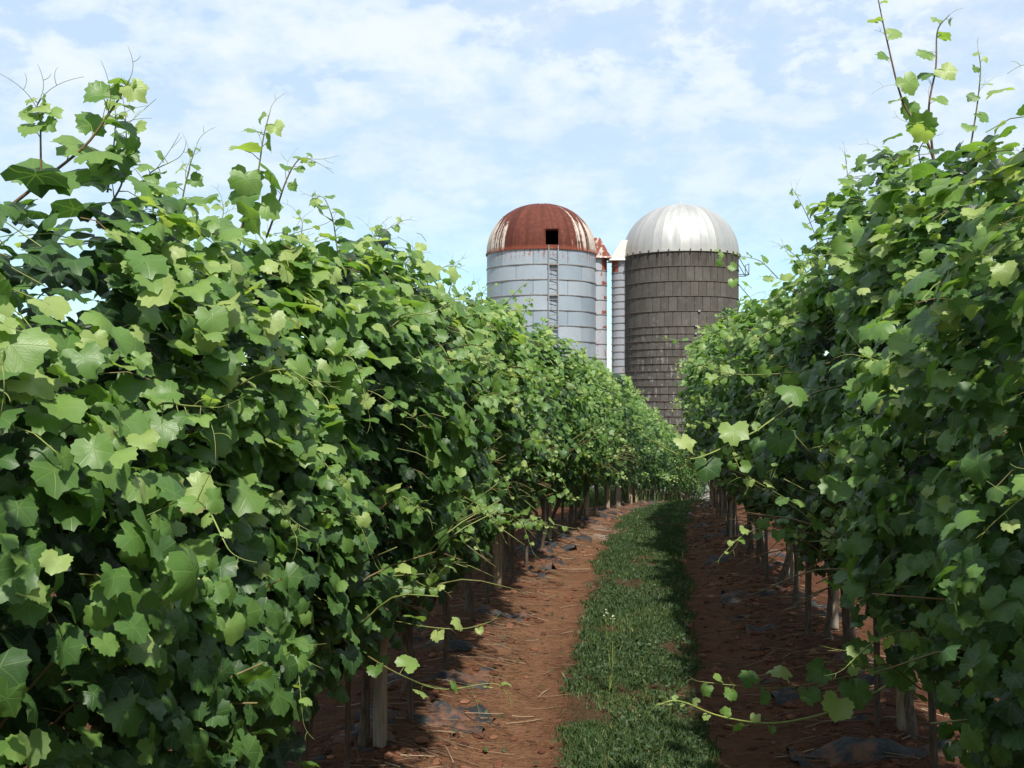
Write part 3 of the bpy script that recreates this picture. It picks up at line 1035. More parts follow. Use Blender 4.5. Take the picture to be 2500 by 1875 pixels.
def shoot(parent, ctrl, r_, base_size=0.055, n_leaf=8, as_objects=True, stem_r=0.0034, stem_tint=(0.35, 0.9), tip_small=0.25, extra=(), base_tint=0.5, tend=2, name='shoot', start=0.06):
    """one vine shoot: stem, leaves shrinking towards the tip, tendrils"""
    origin = np.array(parent.location)
    pts = curve_pts(ctrl, max(10, 4 * len(ctrl))) - origin
    mb = MB()
    n = len(pts)
    rr = np.linspace(stem_r, stem_r * 0.35, n)
    mb.tube(pts, rr, 5, np.repeat(np.append(np.linspace(stem_tint[0], stem_tint[1], n), stem_tint[1]), [5] * n + [1]))
    pos, N, T, sz, tn = [], [], [], [], []
    for k in range(n_leaf):
        f = start + (1 - start) * (k + 0.3) / n_leaf
        fi = f * (n - 1); i0 = min(int(fi), n - 2)
        p = pts[i0] + (pts[i0 + 1] - pts[i0]) * (fi - i0)
        d = pts[i0 + 1] - pts[i0]; d /= np.linalg.norm(d)
        side = np.cross(d, np.array([0, -1, 0.25])); side /= np.linalg.norm(side) + 1e-9
        sgn = 1 if k % 2 else -1
        s = base_size * ((1 - f) ** 0.8 * (1 - tip_small) + tip_small) * r_.uniform(0.75, 1.2)
        od = side * sgn + d * r_.uniform(0.2, 0.7) + r_.normal(0, 0.35, 3)
        od /= np.linalg.norm(od)
        lp = p + od * s * r_.uniform(0.6, 1.1)
        mb.tube([p, (p + lp) / 2 + np.array([0, 0, 0.12 * s]), lp], [0.0013 * s / 0.05 + 0.0004, 0.001, 0.0009], 3, 0.75)
        pos.append(lp); sz.append(s)
        N.append(np.array([0.1, -0.55, 0.75]) + r_.normal(0, 0.45, 3))
        T.append(od * 0.8 + np.array([0, -0.2, -0.7]) + r_.normal(0, 0.3, 3))
        tn.append(np.clip(base_tint + 0.38 * f + r_.normal(0, 0.10), 0, 1))
    for (ep, es, et, en, edir) in extra:
        p = np.asarray(ep) - origin
        pos.append(p); sz.append(es); tn.append(et); N.append(np.array(en, float)); T.append(np.array(edir, float))
        j = int(np.argmin(np.linalg.norm(pts - p, axis=1)))
        mb.tube([pts[j], (pts[j] + p) / 2 + np.array([0, 0, 0.008]), p], [0.0016, 0.0013, 0.0012], 3, 0.7)
    for k in range(tend):
        f = r_.uniform(0.45, 0.95)
        i0 = int(f * (n - 2))
        d = pts[i0 + 1] - pts[i0]; d /= np.linalg.norm(d)
        tendril(mb, pts[i0], d + r_.normal(0, 0.5, 3) * np.array([1, 0.4, 1]), r_.uniform(0.045, 0.10), r_)
    tendril(mb, pts[-1], pts[-1] - pts[-3], 0.05, r_, 0.0009)
    st = mb.build(name, M_CANE, parent, attrs=True)
    R = frames(np.array(N), np.array(T))
    pos = np.array(pos); sz = np.array(sz); tn = np.array(tn)
    if as_objects:
        leaf_objects(st, pos, R, sz, tn, r_)
    else:
        lm = MB(); merge_leaves(lm, pos, R, sz, tn, 1, r_)
        lo_ = lm.build('shoot_leaves', M_LEAF, st, attrs=True); lo_['kind'] = 'stuff'
    return st


# ------------------------------------------------------------------ grapevines
def vine(y, side, seed, top, label, group, lod, n_leaf, n_obj, n_shoot, lean=0.0, width=1.0, zb=0.42, row=None, ylen=0.86):
    """one grapevine: trunk with canes, canopy of leaves, arching shoots. side = +1 when the path lies on its +x side"""
    r_ = np.random.default_rng(seed)
    f = row
    x = float(f(y)) + r_.uniform(-0.04, 0.04)
    z = gz(x, y)
    tx = float(f(y + 0.5) - f(y - 0.5)); tan = np.array([tx, 1.0, 0.0]); tan /= np.linalg.norm(tan)
    slope = float(GZ(y + 0.5) - GZ(y - 0.5))
    nrm = np.array([tan[1], -tan[0], 0.0]) * side
    root = empty('grapevine', (x, y, z - 0.03))
    tag(root, label, 'grapevine', group)
    # trunk
    tb = MB()
    h = r_.uniform(0.62, 0.8)
    k = 9
    t = np.linspace(0, 1, k)
    wob = np.cumsum(r_.normal(0, 0.015, (k, 2)), axis=0)
    p = np.stack([wob[:, 0] + 0.10 * t * r_.uniform(-1, 1), wob[:, 1] + 0.14 * t * r_.uniform(-1, 1), t * h], -1)
    r0 = r_.uniform(0.019, 0.030)
    rr = r0 * (1.0 - 0.35 * t) * (1 + r_.uniform(-0.24, 0.24, k)); rr[0] *= 1.35
    tb.tube(p, rr, 7)
    tr = tb.build('trunk', M_TRUNK, root)
    if lod < 2:
        for s in (-1, 1):
            cb = MB()
            c0_ = p[-1] - np.array([0, 0, 0.04])
            pts = curve_pts([c0_, c0_ + np.array([0, 0, 0.12]) + tan * s * 0.10, c0_ + np.array([0, 0, 0.25]) + tan * s * 0.3 + nrm * 0.05, c0_ + np.array([0, 0, 0.62]) + tan * s * 0.38 + nrm * 0.02], 10)
            cb.tube(pts, np.linspace(0.013, 0.006, 10), 5, 0.3)
            cb.build('cane', M_CANE, tr, attrs=True)
    # canopy
    n = n_leaf
    H = top - zb
    hh = r_.uniform(0, 1, n) ** 0.85
    uu = r_.uniform(-0.5, 0.5, n) * ylen * 1.12
    kind = r_.uniform(0, 1, n)
    wprof = (0.10 + 0.27 * np.sin(PI * np.clip(hh, 0, 1) ** 0.95 * 0.80 + 0.10)) * width
    lump = fbm((uu + y) * 2.6 + side * 7, hh * 3.2 + seed * 0.0, 3, 31) - 0.5
    wprof = wprof * (1 + 1.0 * lump)
    ztop = H * (1 + 0.10 * (fbm((uu + y) * 3.1, uu * 0 + side * 3.3, 2, 17) - 0.5) * 2)
    off = np.where(kind < 0.55, 1 - r_.uniform(0, 1, n) ** 2.2 * 0.55, np.where(kind < 0.72, -(1 - r_.uniform(0, 1, n) ** 2 * 0.5), r_.uniform(-0.6, 0.6, n)))
    zz = zb + hh * ztop
    P = nrm[None] * (off * wprof)[:, None] + tan[None] * uu[:, None]
    P[:, 2] += zz + uu * slope
    P += r_.normal(0, 0.022, P.shape)
    # hang lower in places on the path side
    el = rad(18) + hh ** 1.6 * rad(52)
    N = nrm[None] * (np.sign(off) * np.cos(el))[:, None] + np.array([0, 0, 1.0])[None] * np.sin(el)[:, None] + r_.normal(0, 0.42, (n, 3))
    N += np.array([0, -0.25, 0.1])
    T = np.array([0, 0, -1.0])[None] + nrm[None] * (np.sign(off) * 0.45)[:, None] + r_.normal(0, 0.50, (n, 3))
    R = frames(N, T)
    size = r_.uniform(0.024, 0.047, n) * np.where(r_.uniform(0, 1, n) < 0.10, 1.4, 1.0) * (0.86 if y < 3.0 else 1.0) * np.where(r_.uniform(0, 1, n) < 0.12, 0.65, 1.0)
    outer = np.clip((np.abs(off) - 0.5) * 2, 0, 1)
    tint = 0.02 + 0.34 * outer * r_.uniform(0.05, 1, n) + 0.64 * hh ** 1.6 * outer + r_.normal(0, 0.07, n)  # tint carries shade inside and low down; top brighter as sunlit, younger leaves
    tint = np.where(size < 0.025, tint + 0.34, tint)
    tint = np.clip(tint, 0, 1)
    # gaps: thin the shell where the noise is low
    gap = fbm((uu + y) * 4.2 + 3, zz * 4.2, 2, 55)
    keep = (gap > 0.44) | (np.abs(off) < 0.75)
    # which leaves are their own objects: the outer ones that look at the path and the camera
    score = off * 1.2 + hh * 0.2 + size * 12 - 3 * (~keep)
    order = np.argsort(-score)
    obj_ids = order[:n_obj]
    ismerge = keep.copy(); ismerge[obj_ids] = False
    if n_obj:
        ob = obj_ids[keep[obj_ids]]
        leaf_objects(root, P[ob], R[ob], size[ob], tint[ob], r_)
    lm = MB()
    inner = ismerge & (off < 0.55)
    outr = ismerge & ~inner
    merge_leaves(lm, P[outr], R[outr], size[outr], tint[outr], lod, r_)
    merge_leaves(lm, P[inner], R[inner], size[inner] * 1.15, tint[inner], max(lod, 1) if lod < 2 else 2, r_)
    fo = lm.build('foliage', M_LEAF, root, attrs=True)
    fo['kind'] = 'stuff'
    # leaf stalks and inner canes
    if lod < 2:
        sm = MB()
        ids = np.where(off > 0.3)[0][: (170 if lod == 0 else 70)]
        for i in ids:
            a = P[i]; b = a - nrm * r_.uniform(0.05, 0.11) + np.array([0, 0, r_.uniform(-0.02, 0.06)]) + r_.normal(0, 0.02, 3)
            sm.tube([a, (a + b) / 2 + np.array([0, 0, 0.01]), b], 0.0013, 3, r_.uniform(0.3, 0.9), cap=False)
        for i in range(14 if lod == 0 else 8):
            a = p[-1] + tan * r_.uniform(-0.4, 0.4) + nrm * r_.uniform(0, 0.15)
            e = a + nrm * r_.uniform(0.12, 0.42) * width + tan * r_.uniform(-0.35, 0.35) + np.array([0, 0, r_.uniform(-0.15, 0.55)])
            sm.tube(curve_pts([a, (a + e) / 2 + np.array([0, 0, 0.06]), e], 7), np.linspace(0.004, 0.002, 7), 4, r_.uniform(0.3, 0.75))
        so = sm.build('stalks', M_CANE, root, attrs=True); so['kind'] = 'stuff'
    # shoots that stick out of the canopy
    loc = np.array(root.location)
    for i in range(n_shoot):
        up = r_.uniform() < 0.42
        u0 = r_.uniform(-0.45, 0.45) * ylen
        if up:
            a = tan * u0 + nrm * r_.uniform(-0.15, 0.25) + np.array([0, 0, top * r_.uniform(0.86, 0.98)])
            L = r_.uniform(0.10, 0.26)
            d = np.array([0, 0, 1.0]) + nrm * r_.uniform(-0.25, 0.55) + tan * r_.uniform(-0.5, 0.5)
            ctrl = [a, a + d * L * 0.5, a + d * L * 0.9 + nrm * 0.05 * r_.uniform(-1, 1), a + d * L * 1.1 + nrm * r_.uniform(0, 0.1)]
        else:
            a = tan * u0 + nrm * r_.uniform(0.2, 0.34) * width + np.array([0, 0, r_.uniform(zb + 0.1, top * 0.9)])
            L = r_.uniform(0.2, 0.42)
            d = nrm * r_.uniform(0.5, 1.0) + tan * r_.uniform(-0.8, 0.5) + np.array([0, 0, r_.uniform(-0.3, 0.5)])
            ctrl = [a, a + d * L * 0.4 + np.array([0, 0, 0.03]), a + d * L * 0.75, a + d * L - np.array([0, 0, 0.10 * r_.uniform(0, 1.5)])]
        ctrl = [loc + c_ for c_ in ctrl]
        shoot(root, ctrl, r_, r_.uniform(0.030, 0.048), 9, lod == 0, 0.0028, base_tint=0.50, tend=2 if lod == 0 else 1)
    return root


def grape_bunch(parent, p, r_, n=34, L=0.10):
    ico_v = []
    phi = (1 + 5 ** 0.5) / 2
    for a in (-1, 1):
        for b in (-phi, phi):
            ico_v += [(0, a, b), (a, b, 0), (b, 0, a)]
    iv = np.array(ico_v, float); iv /= np.linalg.norm(iv[0])
    tri = []
    for i in range(12):
        for j in range(i + 1, 12):
            for k in range(j + 1, 12):
                d = [np.linalg.norm(iv[i] - iv[j]), np.linalg.norm(iv[j] - iv[k]), np.linalg.norm(iv[i] - iv[k])]
                if max(d) < 1.2:
                    nn = np.cross(iv[j] - iv[i], iv[k] - iv[i])
                    tri.append((i, j, k) if nn @ iv[i] > 0 else (i, k, j))
    mb = MB()
    for k in range(n):
        f = r_.uniform(0, 1)
        a = r_.uniform(0, 2 * PI)
        rr = 0.028 * (1 - f) ** 0.7 + 0.004
        c_ = np.array([rr * math.cos(a), rr * math.sin(a), -f * L])
        mb.add(iv * r_.uniform(0.0050, 0.0068) + c_, tri)
    mb.tube([(0, 0, 0.05), (0.004, 0, 0), (0, 0.003, -L * 0.9)], 0.0015, 4)
    o = mb.build('grape_bunch', M_GRAPE, parent, np.asarray(p) - np.array(parent.location))
    return o


GL = 'vines of the row left of the path'
GR = 'vines of the row right of the path'
left_labels = {
    1: 'nearest left grapevine, its big dull leaves and bushy forked shoot at the photo edge',
    2: 'left grapevine with grape bunches low down and slender tall shoots side by side on top',
    3: 'left grapevine whose thin twiggy shoots arch above it and whose low shoot crosses the soil',
    4: 'left grapevine standing over the nearest square post',
    5: 'left grapevine just beyond the nearest square post',
    6: 'left grapevine midway between the nearest square post and the next post',
    7: 'left grapevine just before the second post along the row',
    8: 'left grapevine hanging over the second post along the row',
    9: 'left grapevine just past the second post along the row',
}
right_labels = {
    2: 'grapevine cut by the right photo edge, its drooping leaves in deepest shade',
    3: 'right grapevine next to the one cut by the photo edge, leaves hanging low',
    4: 'right grapevine with a low tendrilled shoot and a pale leafy arm over the path',
    5: 'tallest grapevine on the right with long whip shoots high against the sky',
    6: 'right grapevine just beyond the tall whip shoots, one thin upright shoot on top',
    7: 'right grapevine above the round post that has sunlit orange soil behind it',
    8: 'right grapevine between the round posts and the paired square posts',
    9: 'right grapevine above the paired square posts',
}
left_v, right_v = [], []
SP = 0.82
i = 1
y = 1.57
while y < 35.5:
    d = y
    lod = 0 if d < 7.5 else (1 if d < 15 else 2)
    nl = 2900 if d < 3.6 else 2000 if d < 6 else (1700 if d < 12 else 1000)
    no = 300 if d < 5 else (220 if d < 7.5 else (110 if d < 11 else (45 if d < 16 else 0)))
    ns = 10 if d < 7.5 else (9 if d < 15 else 4)
    if i in left_labels:
        lab, gp = left_labels[i], GL
    else:
        lab, gp = 'leafy grapevine farther along the left row, beyond its big-leaved foremost vines', GL
    top = (1.86 if d > 2.2 else 1.70) + 0.08 * math.sin(i * 1.9) + (0.10 if 5.5 < d < 11 else 0) - (0.12 if d > 20 else 0)
    left_v.append(vine(y, 1, 1000 + i, top, lab, gp, lod, nl, no, ns, zb=(0.48 if d > 2.6 else 0.34) if d < 10 else (0.40 if d < 17 else 0.30), row=LX, width=1.0 if d < 16 else 0.9))
    y += SP * (1.0 if d < 16 else 1.12); i += 1
i = 0
y = -3.2
while y < 32.5:
    d = y
    k = i - 4
    lod = (2 if d < 0.5 else 0) if d < 7.5 else (1 if d < 15 else 2)
    nl = 2900 if d < 3.6 else 2000 if d < 6 else (1700 if d < 12 else 1000)
    no = (0 if d < 1.6 else 300) if d < 5 else (220 if d < 7.5 else (110 if d < 11 else (45 if d < 16 else 0)))
    ns = 0 if d < 1.2 else (9 if d < 15 else 4)
    if k in right_labels:
        lab, gp = right_labels[k], GR
    else:
        lab, gp = ('leafy grapevine farther along the right row, without tall whip shoots' if k > 2 else 'leafy grapevine of the right row standing beside or behind the camera'), GR
    top = 2.12 + 0.06 * math.sin(i * 2.3) + (0.12 if 3.6 < d < 4.9 else 0) - (0.2 if d < 3.0 else 0) - (0.14 if 5.1 < d < 8.5 else 0) - (0.2 if d > 14 else 0) - (0.15 if d > 20 else 0)
    right_v.append(vine(y, -1, 3000 + i, top, lab, gp, lod, nl, no, ns, zb=0.56 if d > 3.1 else 0.34, row=RX, width=1.18 if d < 14 else 1.0))
    y += SP * (1.0 if d < 16 else 1.12); i += 1


def nearest(vs, p):
    return min(vs, key=lambda o: (o.location.x - p[0]) ** 2 + (o.location.y - p[1]) ** 2)


hr = np.random.default_rng(77)


def hero(vs, pts, size, n, **kw):
    P = [px(*p) for p in pts]
    par = nearest(vs, P[0])
    print('HERO', pts[0], (left_v if vs is left_v else right_v).index(par))
    return shoot(par, P, hr, size, n, **kw)


# tall shoots over the right row
hero(right_v, [(2300, 470, 4.05), (2265, 350, 4.0), (2205, 250, 4.0), (2168, 110, 3.98), (2140, -20, 3.97)], 0.075, 8, stem_r=0.0062, stem_tint=(0.15, 0.5), tend=2, start=0.3)
hero(right_v, [(2290, 470, 4.1), (2275, 350, 4.05), (2268, 260, 4.05), (2285, 165, 4.05), (2289, 75, 4.05), (2318, 36, 4.05)], 0.070, 8, stem_r=0.006, stem_tint=(0.15, 0.5), tend=2, start=0.3)
hero(right_v, [(2360, 420, 4.3), (2372, 345, 4.3), (2386, 255, 4.3), (2394, 170, 4.3), (2388, 122, 4.3)], 0.05, 7, stem_r=0.0048, stem_tint=(0.3, 0.7), tend=2, start=0.3)
hero(right_v, [(2105, 600, 5.2), (2085, 500, 5.2), (2070, 430, 5.2), (2062, 365, 5.2)], 0.045, 6, stem_r=0.0036, tend=2, start=0.2)
hero(right_v, [(2010, 640, 6.0), (1985, 560, 6.0), (1955, 495, 6.0), (1936, 462, 6.0)], 0.06, 7, stem_r=0.0036, tend=1)
hero(right_v, [(1900, 680, 7.0), (1860, 640, 6.9), (1825, 628, 6.8), (1790, 622, 6.8)], 0.05, 6, tend=2)
hero(right_v, [(1860, 760, 7.4), (1800, 690, 7.4), (1765, 640, 7.4), (1752, 600, 7.4)], 0.06, 7, tend=2)
hero(right_v, [(1760, 900, 9), (1700, 850, 9), (1660, 832, 9), (1615, 825, 9)], 0.06, 6, tend=2)
# tall shoots over the left row
hero(left_v, [(100, 420, 1.85), (99, 345, 1.85), (98, 290, 1.85), (90, 262, 1.85), (100, 236, 1.85)], 0.032, 8, stem_r=0.0022, tend=2, start=0.25)
hero(left_v, [(30, 500, 1.9), (105, 440, 1.9), (207, 357, 1.9), (268, 275, 1.9), (300, 225, 1.9), (318, 190, 1.9)], 0.058, 12, stem_r=0.0036, stem_tint=(0.2, 0.7), tend=2, start=0.15)
hero(left_v, [(270, 500, 2.0), (300, 440, 2.0), (308, 350, 2.0), (306, 280, 2.0)], 0.046, 9, stem_r=0.0024, tend=1)
hero(left_v, [(262, 470, 2.0), (275, 380, 2.0), (282, 300, 2.0), (280, 255, 2.0)], 0.038, 7, stem_r=0.0022, tend=2)
hero(left_v, [(440, 520, 2.3), (449, 466, 2.3), (464, 403, 2.3), (481, 352, 2.3)], 0.034, 8, stem_r=0.0024, tend=2)
hero(left_v, [(580, 580, 2.65), (600, 525, 2.65), (628, 430, 2.65), (643, 336, 2.65), (660, 268, 2.65)], 0.066, 11, stem_r=0.0036, stem_tint=(0.2, 0.7), tend=1)
hero(left_v, [(650, 580, 2.75), (672, 520, 2.75), (695, 450, 2.75), (718, 403, 2.75), (740, 385, 2.75), (772, 396, 2.75)], 0.034, 8, stem_r=0.0032, stem_tint=(0.2, 0.7), tend=2, start=0.3)
hero(left_v, [(835, 690, 3.4), (822, 600, 3.4), (812, 535, 3.4), (792, 485, 3.4), (765, 478, 3.4)], 0.055, 10, stem_r=0.0030, tend=1)
hero(left_v, [(715, 690, 3.0), (728, 610, 3.0), (738, 545, 3.0), (722, 515, 3.0)], 0.032, 8, stem_r=0.0022, tend=1)
hero(left_v, [(950, 720, 4.4), (955, 650, 4.4), (948, 610, 4.4), (945, 570, 4.4)], 0.05, 7, stem_r=0.003, tend=1)
hero(left_v, [(1010, 730, 5.0), (990, 660, 5.0), (1000, 630, 5.0), (1030, 618, 5.0)], 0.05, 6, stem_r=0.003, tend=2)
hero(left_v, [(1080, 750, 6.0), (1100, 700, 6.0), (1110, 660, 6.0), (1120, 640, 6.0)], 0.055, 6, tend=2)
# arms over the path
hero(right_v, [(2200, 930, 3.75), (2040, 946, 3.5), (1957, 976, 3.35), (1869, 1036, 3.2), (1835, 1058, 3.15), (1704, 1118, 3.0), (1641, 1103, 2.95), (1568, 1060, 2.9)], 0.03, 7, stem_r=0.0042, stem_tint=(0.6, 0.9), tend=3,
     extra=[(px(1790, 1052, 3.05), 0.052, 0.86, (-0.2, -0.75, 0.6), (0.1, -0.2, -1)), (px(1672, 1075, 2.97), 0.036, 0.86, (0.1, -0.6, 0.8), (0.4, -0.4, -0.5)),
            (px(1725, 1140, 3.05), 0.048, 0.28, (0, -0.7, 0.3), (-0.1, 0, -1)), (px(1905, 1075, 3.3), 0.056, 0.28, (-0.2, -0.8, 0.2), (0, 0, -1)),
            (px(1935, 950, 3.2), 0.056, 0.46, (0.1, -0.65, 0.8), (0.2, -0.3, -0.8))])
hero(right_v, [(2290, 1560, 3.6), (2165, 1672, 3.4), (2081, 1717, 3.3), (1997, 1747, 3.25), (1902, 1765, 3.2), (1827, 1762, 3.18), (1743, 1744, 3.15), (1678, 1717, 3.12), (1639, 1711, 3.1), (1604, 1724, 3.1)], 0.030, 10, stem_r=0.0046, stem_tint=(0.7, 1.0), tend=3, start=0.45,
     extra=[(px(2045, 1722, 3.18), 0.058, 0.86, (0.1, -0.75, 0.65), (-0.4, -0.1, -0.9)), (px(2090, 1690, 3.3), 0.058, 0.34, (0, -0.8, 0.4), (0.2, 0, -1)), (px(2190, 1640, 3.2), 0.066, 0.34, (0, -0.7, 0.7), (0.2, -0.2, -1))])  # first leaf tinted bright to look sunlit
hero(right_v, [(2260, 1590, 4.0), (2110, 1640, 3.9), (1990, 1668, 3.8), (1880, 1680, 3.75), (1780, 1672, 3.7), (1710, 1664, 3.7)], 0.062, 11, stem_r=0.003, tend=2, base_tint=0.3, tip_small=0.4)
hero(right_v, [(2200, 1400, 3.8), (2060, 1300, 3.6), (1960, 1240, 3.45), (1880, 1195, 3.35), (1815, 1155, 3.3), (1795, 1120, 3.3)], 0.050, 9, stem_r=0.0032, tend=4, base_tint=0.42)
hero(right_v, [(2330, 1050, 3.4), (2290, 950, 3.2), (2240, 880, 3.1), (2200, 830, 3.1), (2150, 815, 3.1)], 0.052, 8, stem_r=0.0034, tend=4, base_tint=0.48)
hero(right_v, [(2080, 850, 4.6), (1990, 900, 4.3), (1850, 915, 4.1), (1760, 908, 4.0), (1680, 880, 4.0)], 0.055, 8, stem_r=0.0034, tend=4, base_tint=0.45)
hero(left_v, [(840, 1560, 3.5), (910, 1609, 3.35), (988, 1652, 3.25), (1080, 1683, 3.2), (1200, 1668, 3.2), (1235, 1690, 3.2)], 0.050, 7, stem_r=0.0030, tend=4, base_tint=0.5)
hero(left_v, [(830, 1500, 3.7), (930, 1510, 3.5), (1040, 1530, 3.4), (1130, 1535, 3.4), (1190, 1520, 3.4)], 0.060, 6, stem_r=0.0030, tend=2, base_tint=0.5)
hero(left_v, [(260, 1740, 2.3), (330, 1600, 2.1), (380, 1450, 2.05), (420, 1370, 2.05), (455, 1400, 2.05)], 0.038, 7, stem_r=0.0032, stem_tint=(0.55, 0.9), tend=3, base_tint=0.5)
hero(left_v, [(0, 1160, 1.9), (90, 1120, 1.85), (200, 1060, 1.85), (320, 1020, 1.85), (430, 960, 1.9)], 0.050, 7, stem_r=0.0030, stem_tint=(0.35, 0.5), tend=1, base_tint=0.35)
hero(left_v, [(1180, 1230, 7.0), (1260, 1260, 6.6), (1330, 1275, 6.4), (1400, 1290, 6.3)], 0.055, 6, tend=2, base_tint=0.5)
# stout bare canes low in the near left vines
for ctrl, rr, tt in (([(105, 1800, 2.15), (118, 1640, 2.12), (135, 1560, 2.1)], 0.0075, 0.5), ([(135, 1560, 2.1), (190, 1530, 2.08), (240, 1480, 2.05)], 0.0045, 0.42),
                     ([(200, 1875, 2.2), (240, 1740, 2.15), (245, 1640, 2.12), (215, 1560, 2.1)], 0.0085, 0.52), ([(400, 1850, 2.3), (405, 1700, 2.28), (398, 1580, 2.25)], 0.006, 0.35),
                     ([(0, 1535, 2.0), (70, 1575, 2.0), (150, 1570, 2.0)], 0.004, 0.3), ([(410, 1690, 2.3), (490, 1645, 2.25), (540, 1600, 2.2)], 0.004, 0.32), ([(440, 1660, 2.2), (520, 1610, 2.15), (580, 1545, 2.2)], 0.0035, 0.3)):
    P = [px(*c_) for c_ in ctrl]
    par = nearest(left_v, P[0])
    mb = MB(); mb.tube(curve_pts(P, 10) - np.array(par.location), np.linspace(rr, rr * 0.75, 10), 7, tt)
    mb.build('cane', M_CANE, par, attrs=True)
for (u, v, d) in ((490, 1690, 2.15), (530, 1730, 2.2), (560, 1755, 2.25), (165, 1820, 2.0), (40, 1640, 1.95), (285, 1640, 2.05), (475, 1225, 2.2), (600, 1690, 2.5)):
    p = px(u, v, d)
    grape_bunch(nearest(left_v, p), p, hr, 34, hr.uniform(0.08, 0.12))

# rows beyond, seen only under and through the near ones: copies of two far vines
GB = 'vines of the next rows over'
srcs = [left_v[-3], left_v[-6], right_v[-4]]
for (f, dxo, lab) in ((LX, -2.15, 'leafy grapevine in the next row over, behind the left row'), (RX, 2.15, 'leafy grapevine in the next row over, behind the right row')):
    y = 0.5; k = 0
    while y < 33:
        s = srcs[k % 3]
        x = float(f(y)) + dxo
        r = s.copy(); C.objects.link(r)
        r.location = (x, y, gz(x, y) - 0.03)
        r['label'] = lab; r['group'] = GB
        for ch in s.children:
            c_ = ch.copy(); C.objects.link(c_); c_.parent = r
            for g2 in ch.children:
                d_ = g2.copy(); C.objects.link(d_); d_.parent = c_
        y += 0.9; k += 1


# ------------------------------------------------------------------ posts
def post(x, y, h, w, square, label, group, lean=(0, 0)):
    mb = MB()
    z = gz(x, y)
    n = 4 if square else 9
    ks = 6
    for_k = np.linspace(-0.06, h, ks)
    a = np.arange(n) * 2 * PI / n + (PI / 4 + random.uniform(-0.3, 0.3) if square else 0)
    rr = w * (0.7 if square else 0.5)
    v = []
    for k, zz in enumerate(for_k):
        s = rr * (1 + random.uniform(-0.03, 0.03))
        for t in a:
            v.append((s * math.cos(t) + lean[0] * zz + random.uniform(-0.001, 0.001), s * math.sin(t) + lean[1] * zz, zz))
    v.append((lean[0] * h, lean[1] * h, h + 0.004))
    q = [(k * n + i, k * n + (i + 1) % n, (k + 1) * n + (i + 1) % n, (k + 1) * n + i) for k in range(ks - 1) for i in range(n)]
    t = [((ks - 1) * n + i, (ks - 1) * n + (i + 1) % n, ks * n) for i in range(n)]
    mb.add(v, t, q)
    o = mb.build('training_stake' if w < 0.029 else 'trellis_post', M_TRUNK if w < 0.029 else M_POST, None, (x, y, z), smooth=not square)
    tag(o, label, 'stake' if w < 0.029 else 'post', group)


GP = 'wooden trellis posts along the rows'
lp = [(392, 1838, 2.7, 0.060, True, 'broad weathered post top half hidden in leaves at lower left'),
      (928, 1862, 4.05, 0.044, True, 'square pale wooden post nearest the camera beside the sunny track'),
      (1215, 1452, 7.45, 0.060, True, 'wooden post in the left row, next one beyond the nearest square post'),
      (1338, 1325, 10.3, 0.062, True, None), (1432, 1268, 12.9, 0.06, True, None)]
for (u, v, d, ww, sq, lab) in lp:
    p = px(u, v, d)
    post(p[0], p[1], 1.15 if d > 3 else 0.42, ww, sq, lab or 'slim grey wooden post far along the left row', GP, (random.uniform(-.02, .02), 0))
for d in np.arange(14.4, 31, 1.35):
    post(float(LX(d)) + random.uniform(0.02, 0.10), d, 1.0, random.uniform(0.045, 0.062), True, 'slim grey wooden post far along the left row', GP, (random.uniform(-.012, .012), 0))
rp = [(2207, 1812, 4.3, 0.058, False, 'round pale wooden post nearest the camera in the right row', (-0.03, 0)),
      (2038, 1545, 6.1, 0.052, False, 'round wooden post in front of sunlit orange soil in the right row', (0, 0)),
      (2062, 1610, 5.55, 0.022, True, 'thin split stake leaning beside a dark vine trunk in the right row', (0.02, 0)),
      (2085, 1600, 5.7, 0.018, True, 'white plastic stake standing in sunlit soil under the right row', (-0.04, 0)),
      (1940, 1425, 7.7, 0.05, True, 'paired square post with film at its base in the right row', (0, 0)),
      (1928, 1400, 8.0, 0.04, True, 'darker slim post close behind the paired square one, right row', (0, 0))]
for (u, v, d, ww, sq, lab, ln) in rp:
    p = px(u, v, d)
    post(p[0], p[1], 1.15 if ww > 0.03 else 0.5, ww, sq, lab, GP, ln)
for d in np.arange(10.5, 30, 2.2):
    post(float(RX(d)) - random.uniform(0.02, 0.10), d, 1.0, random.uniform(0.045, 0.06), True, 'slim wooden post far along the shaded right row', GP, (random.uniform(-.012, .012), 0))


GS = 'thin training stakes beside the vine trunks'
for f, sd, word in ((LX, 1, 'left'), (RX, -1, 'right')):
    for d in np.arange(2.7, 15, 0.82):
        post(float(f(d)) + sd * random.uniform(0.0, 0.10), d + random.uniform(-0.12, 0.12), random.uniform(0.8, 1.05), random.uniform(0.018, 0.028), True,
             'thin brown training stake beside a vine trunk in the %s row' % word, GS, (random.uniform(-.05, .05), random.uniform(-.04, .04)))


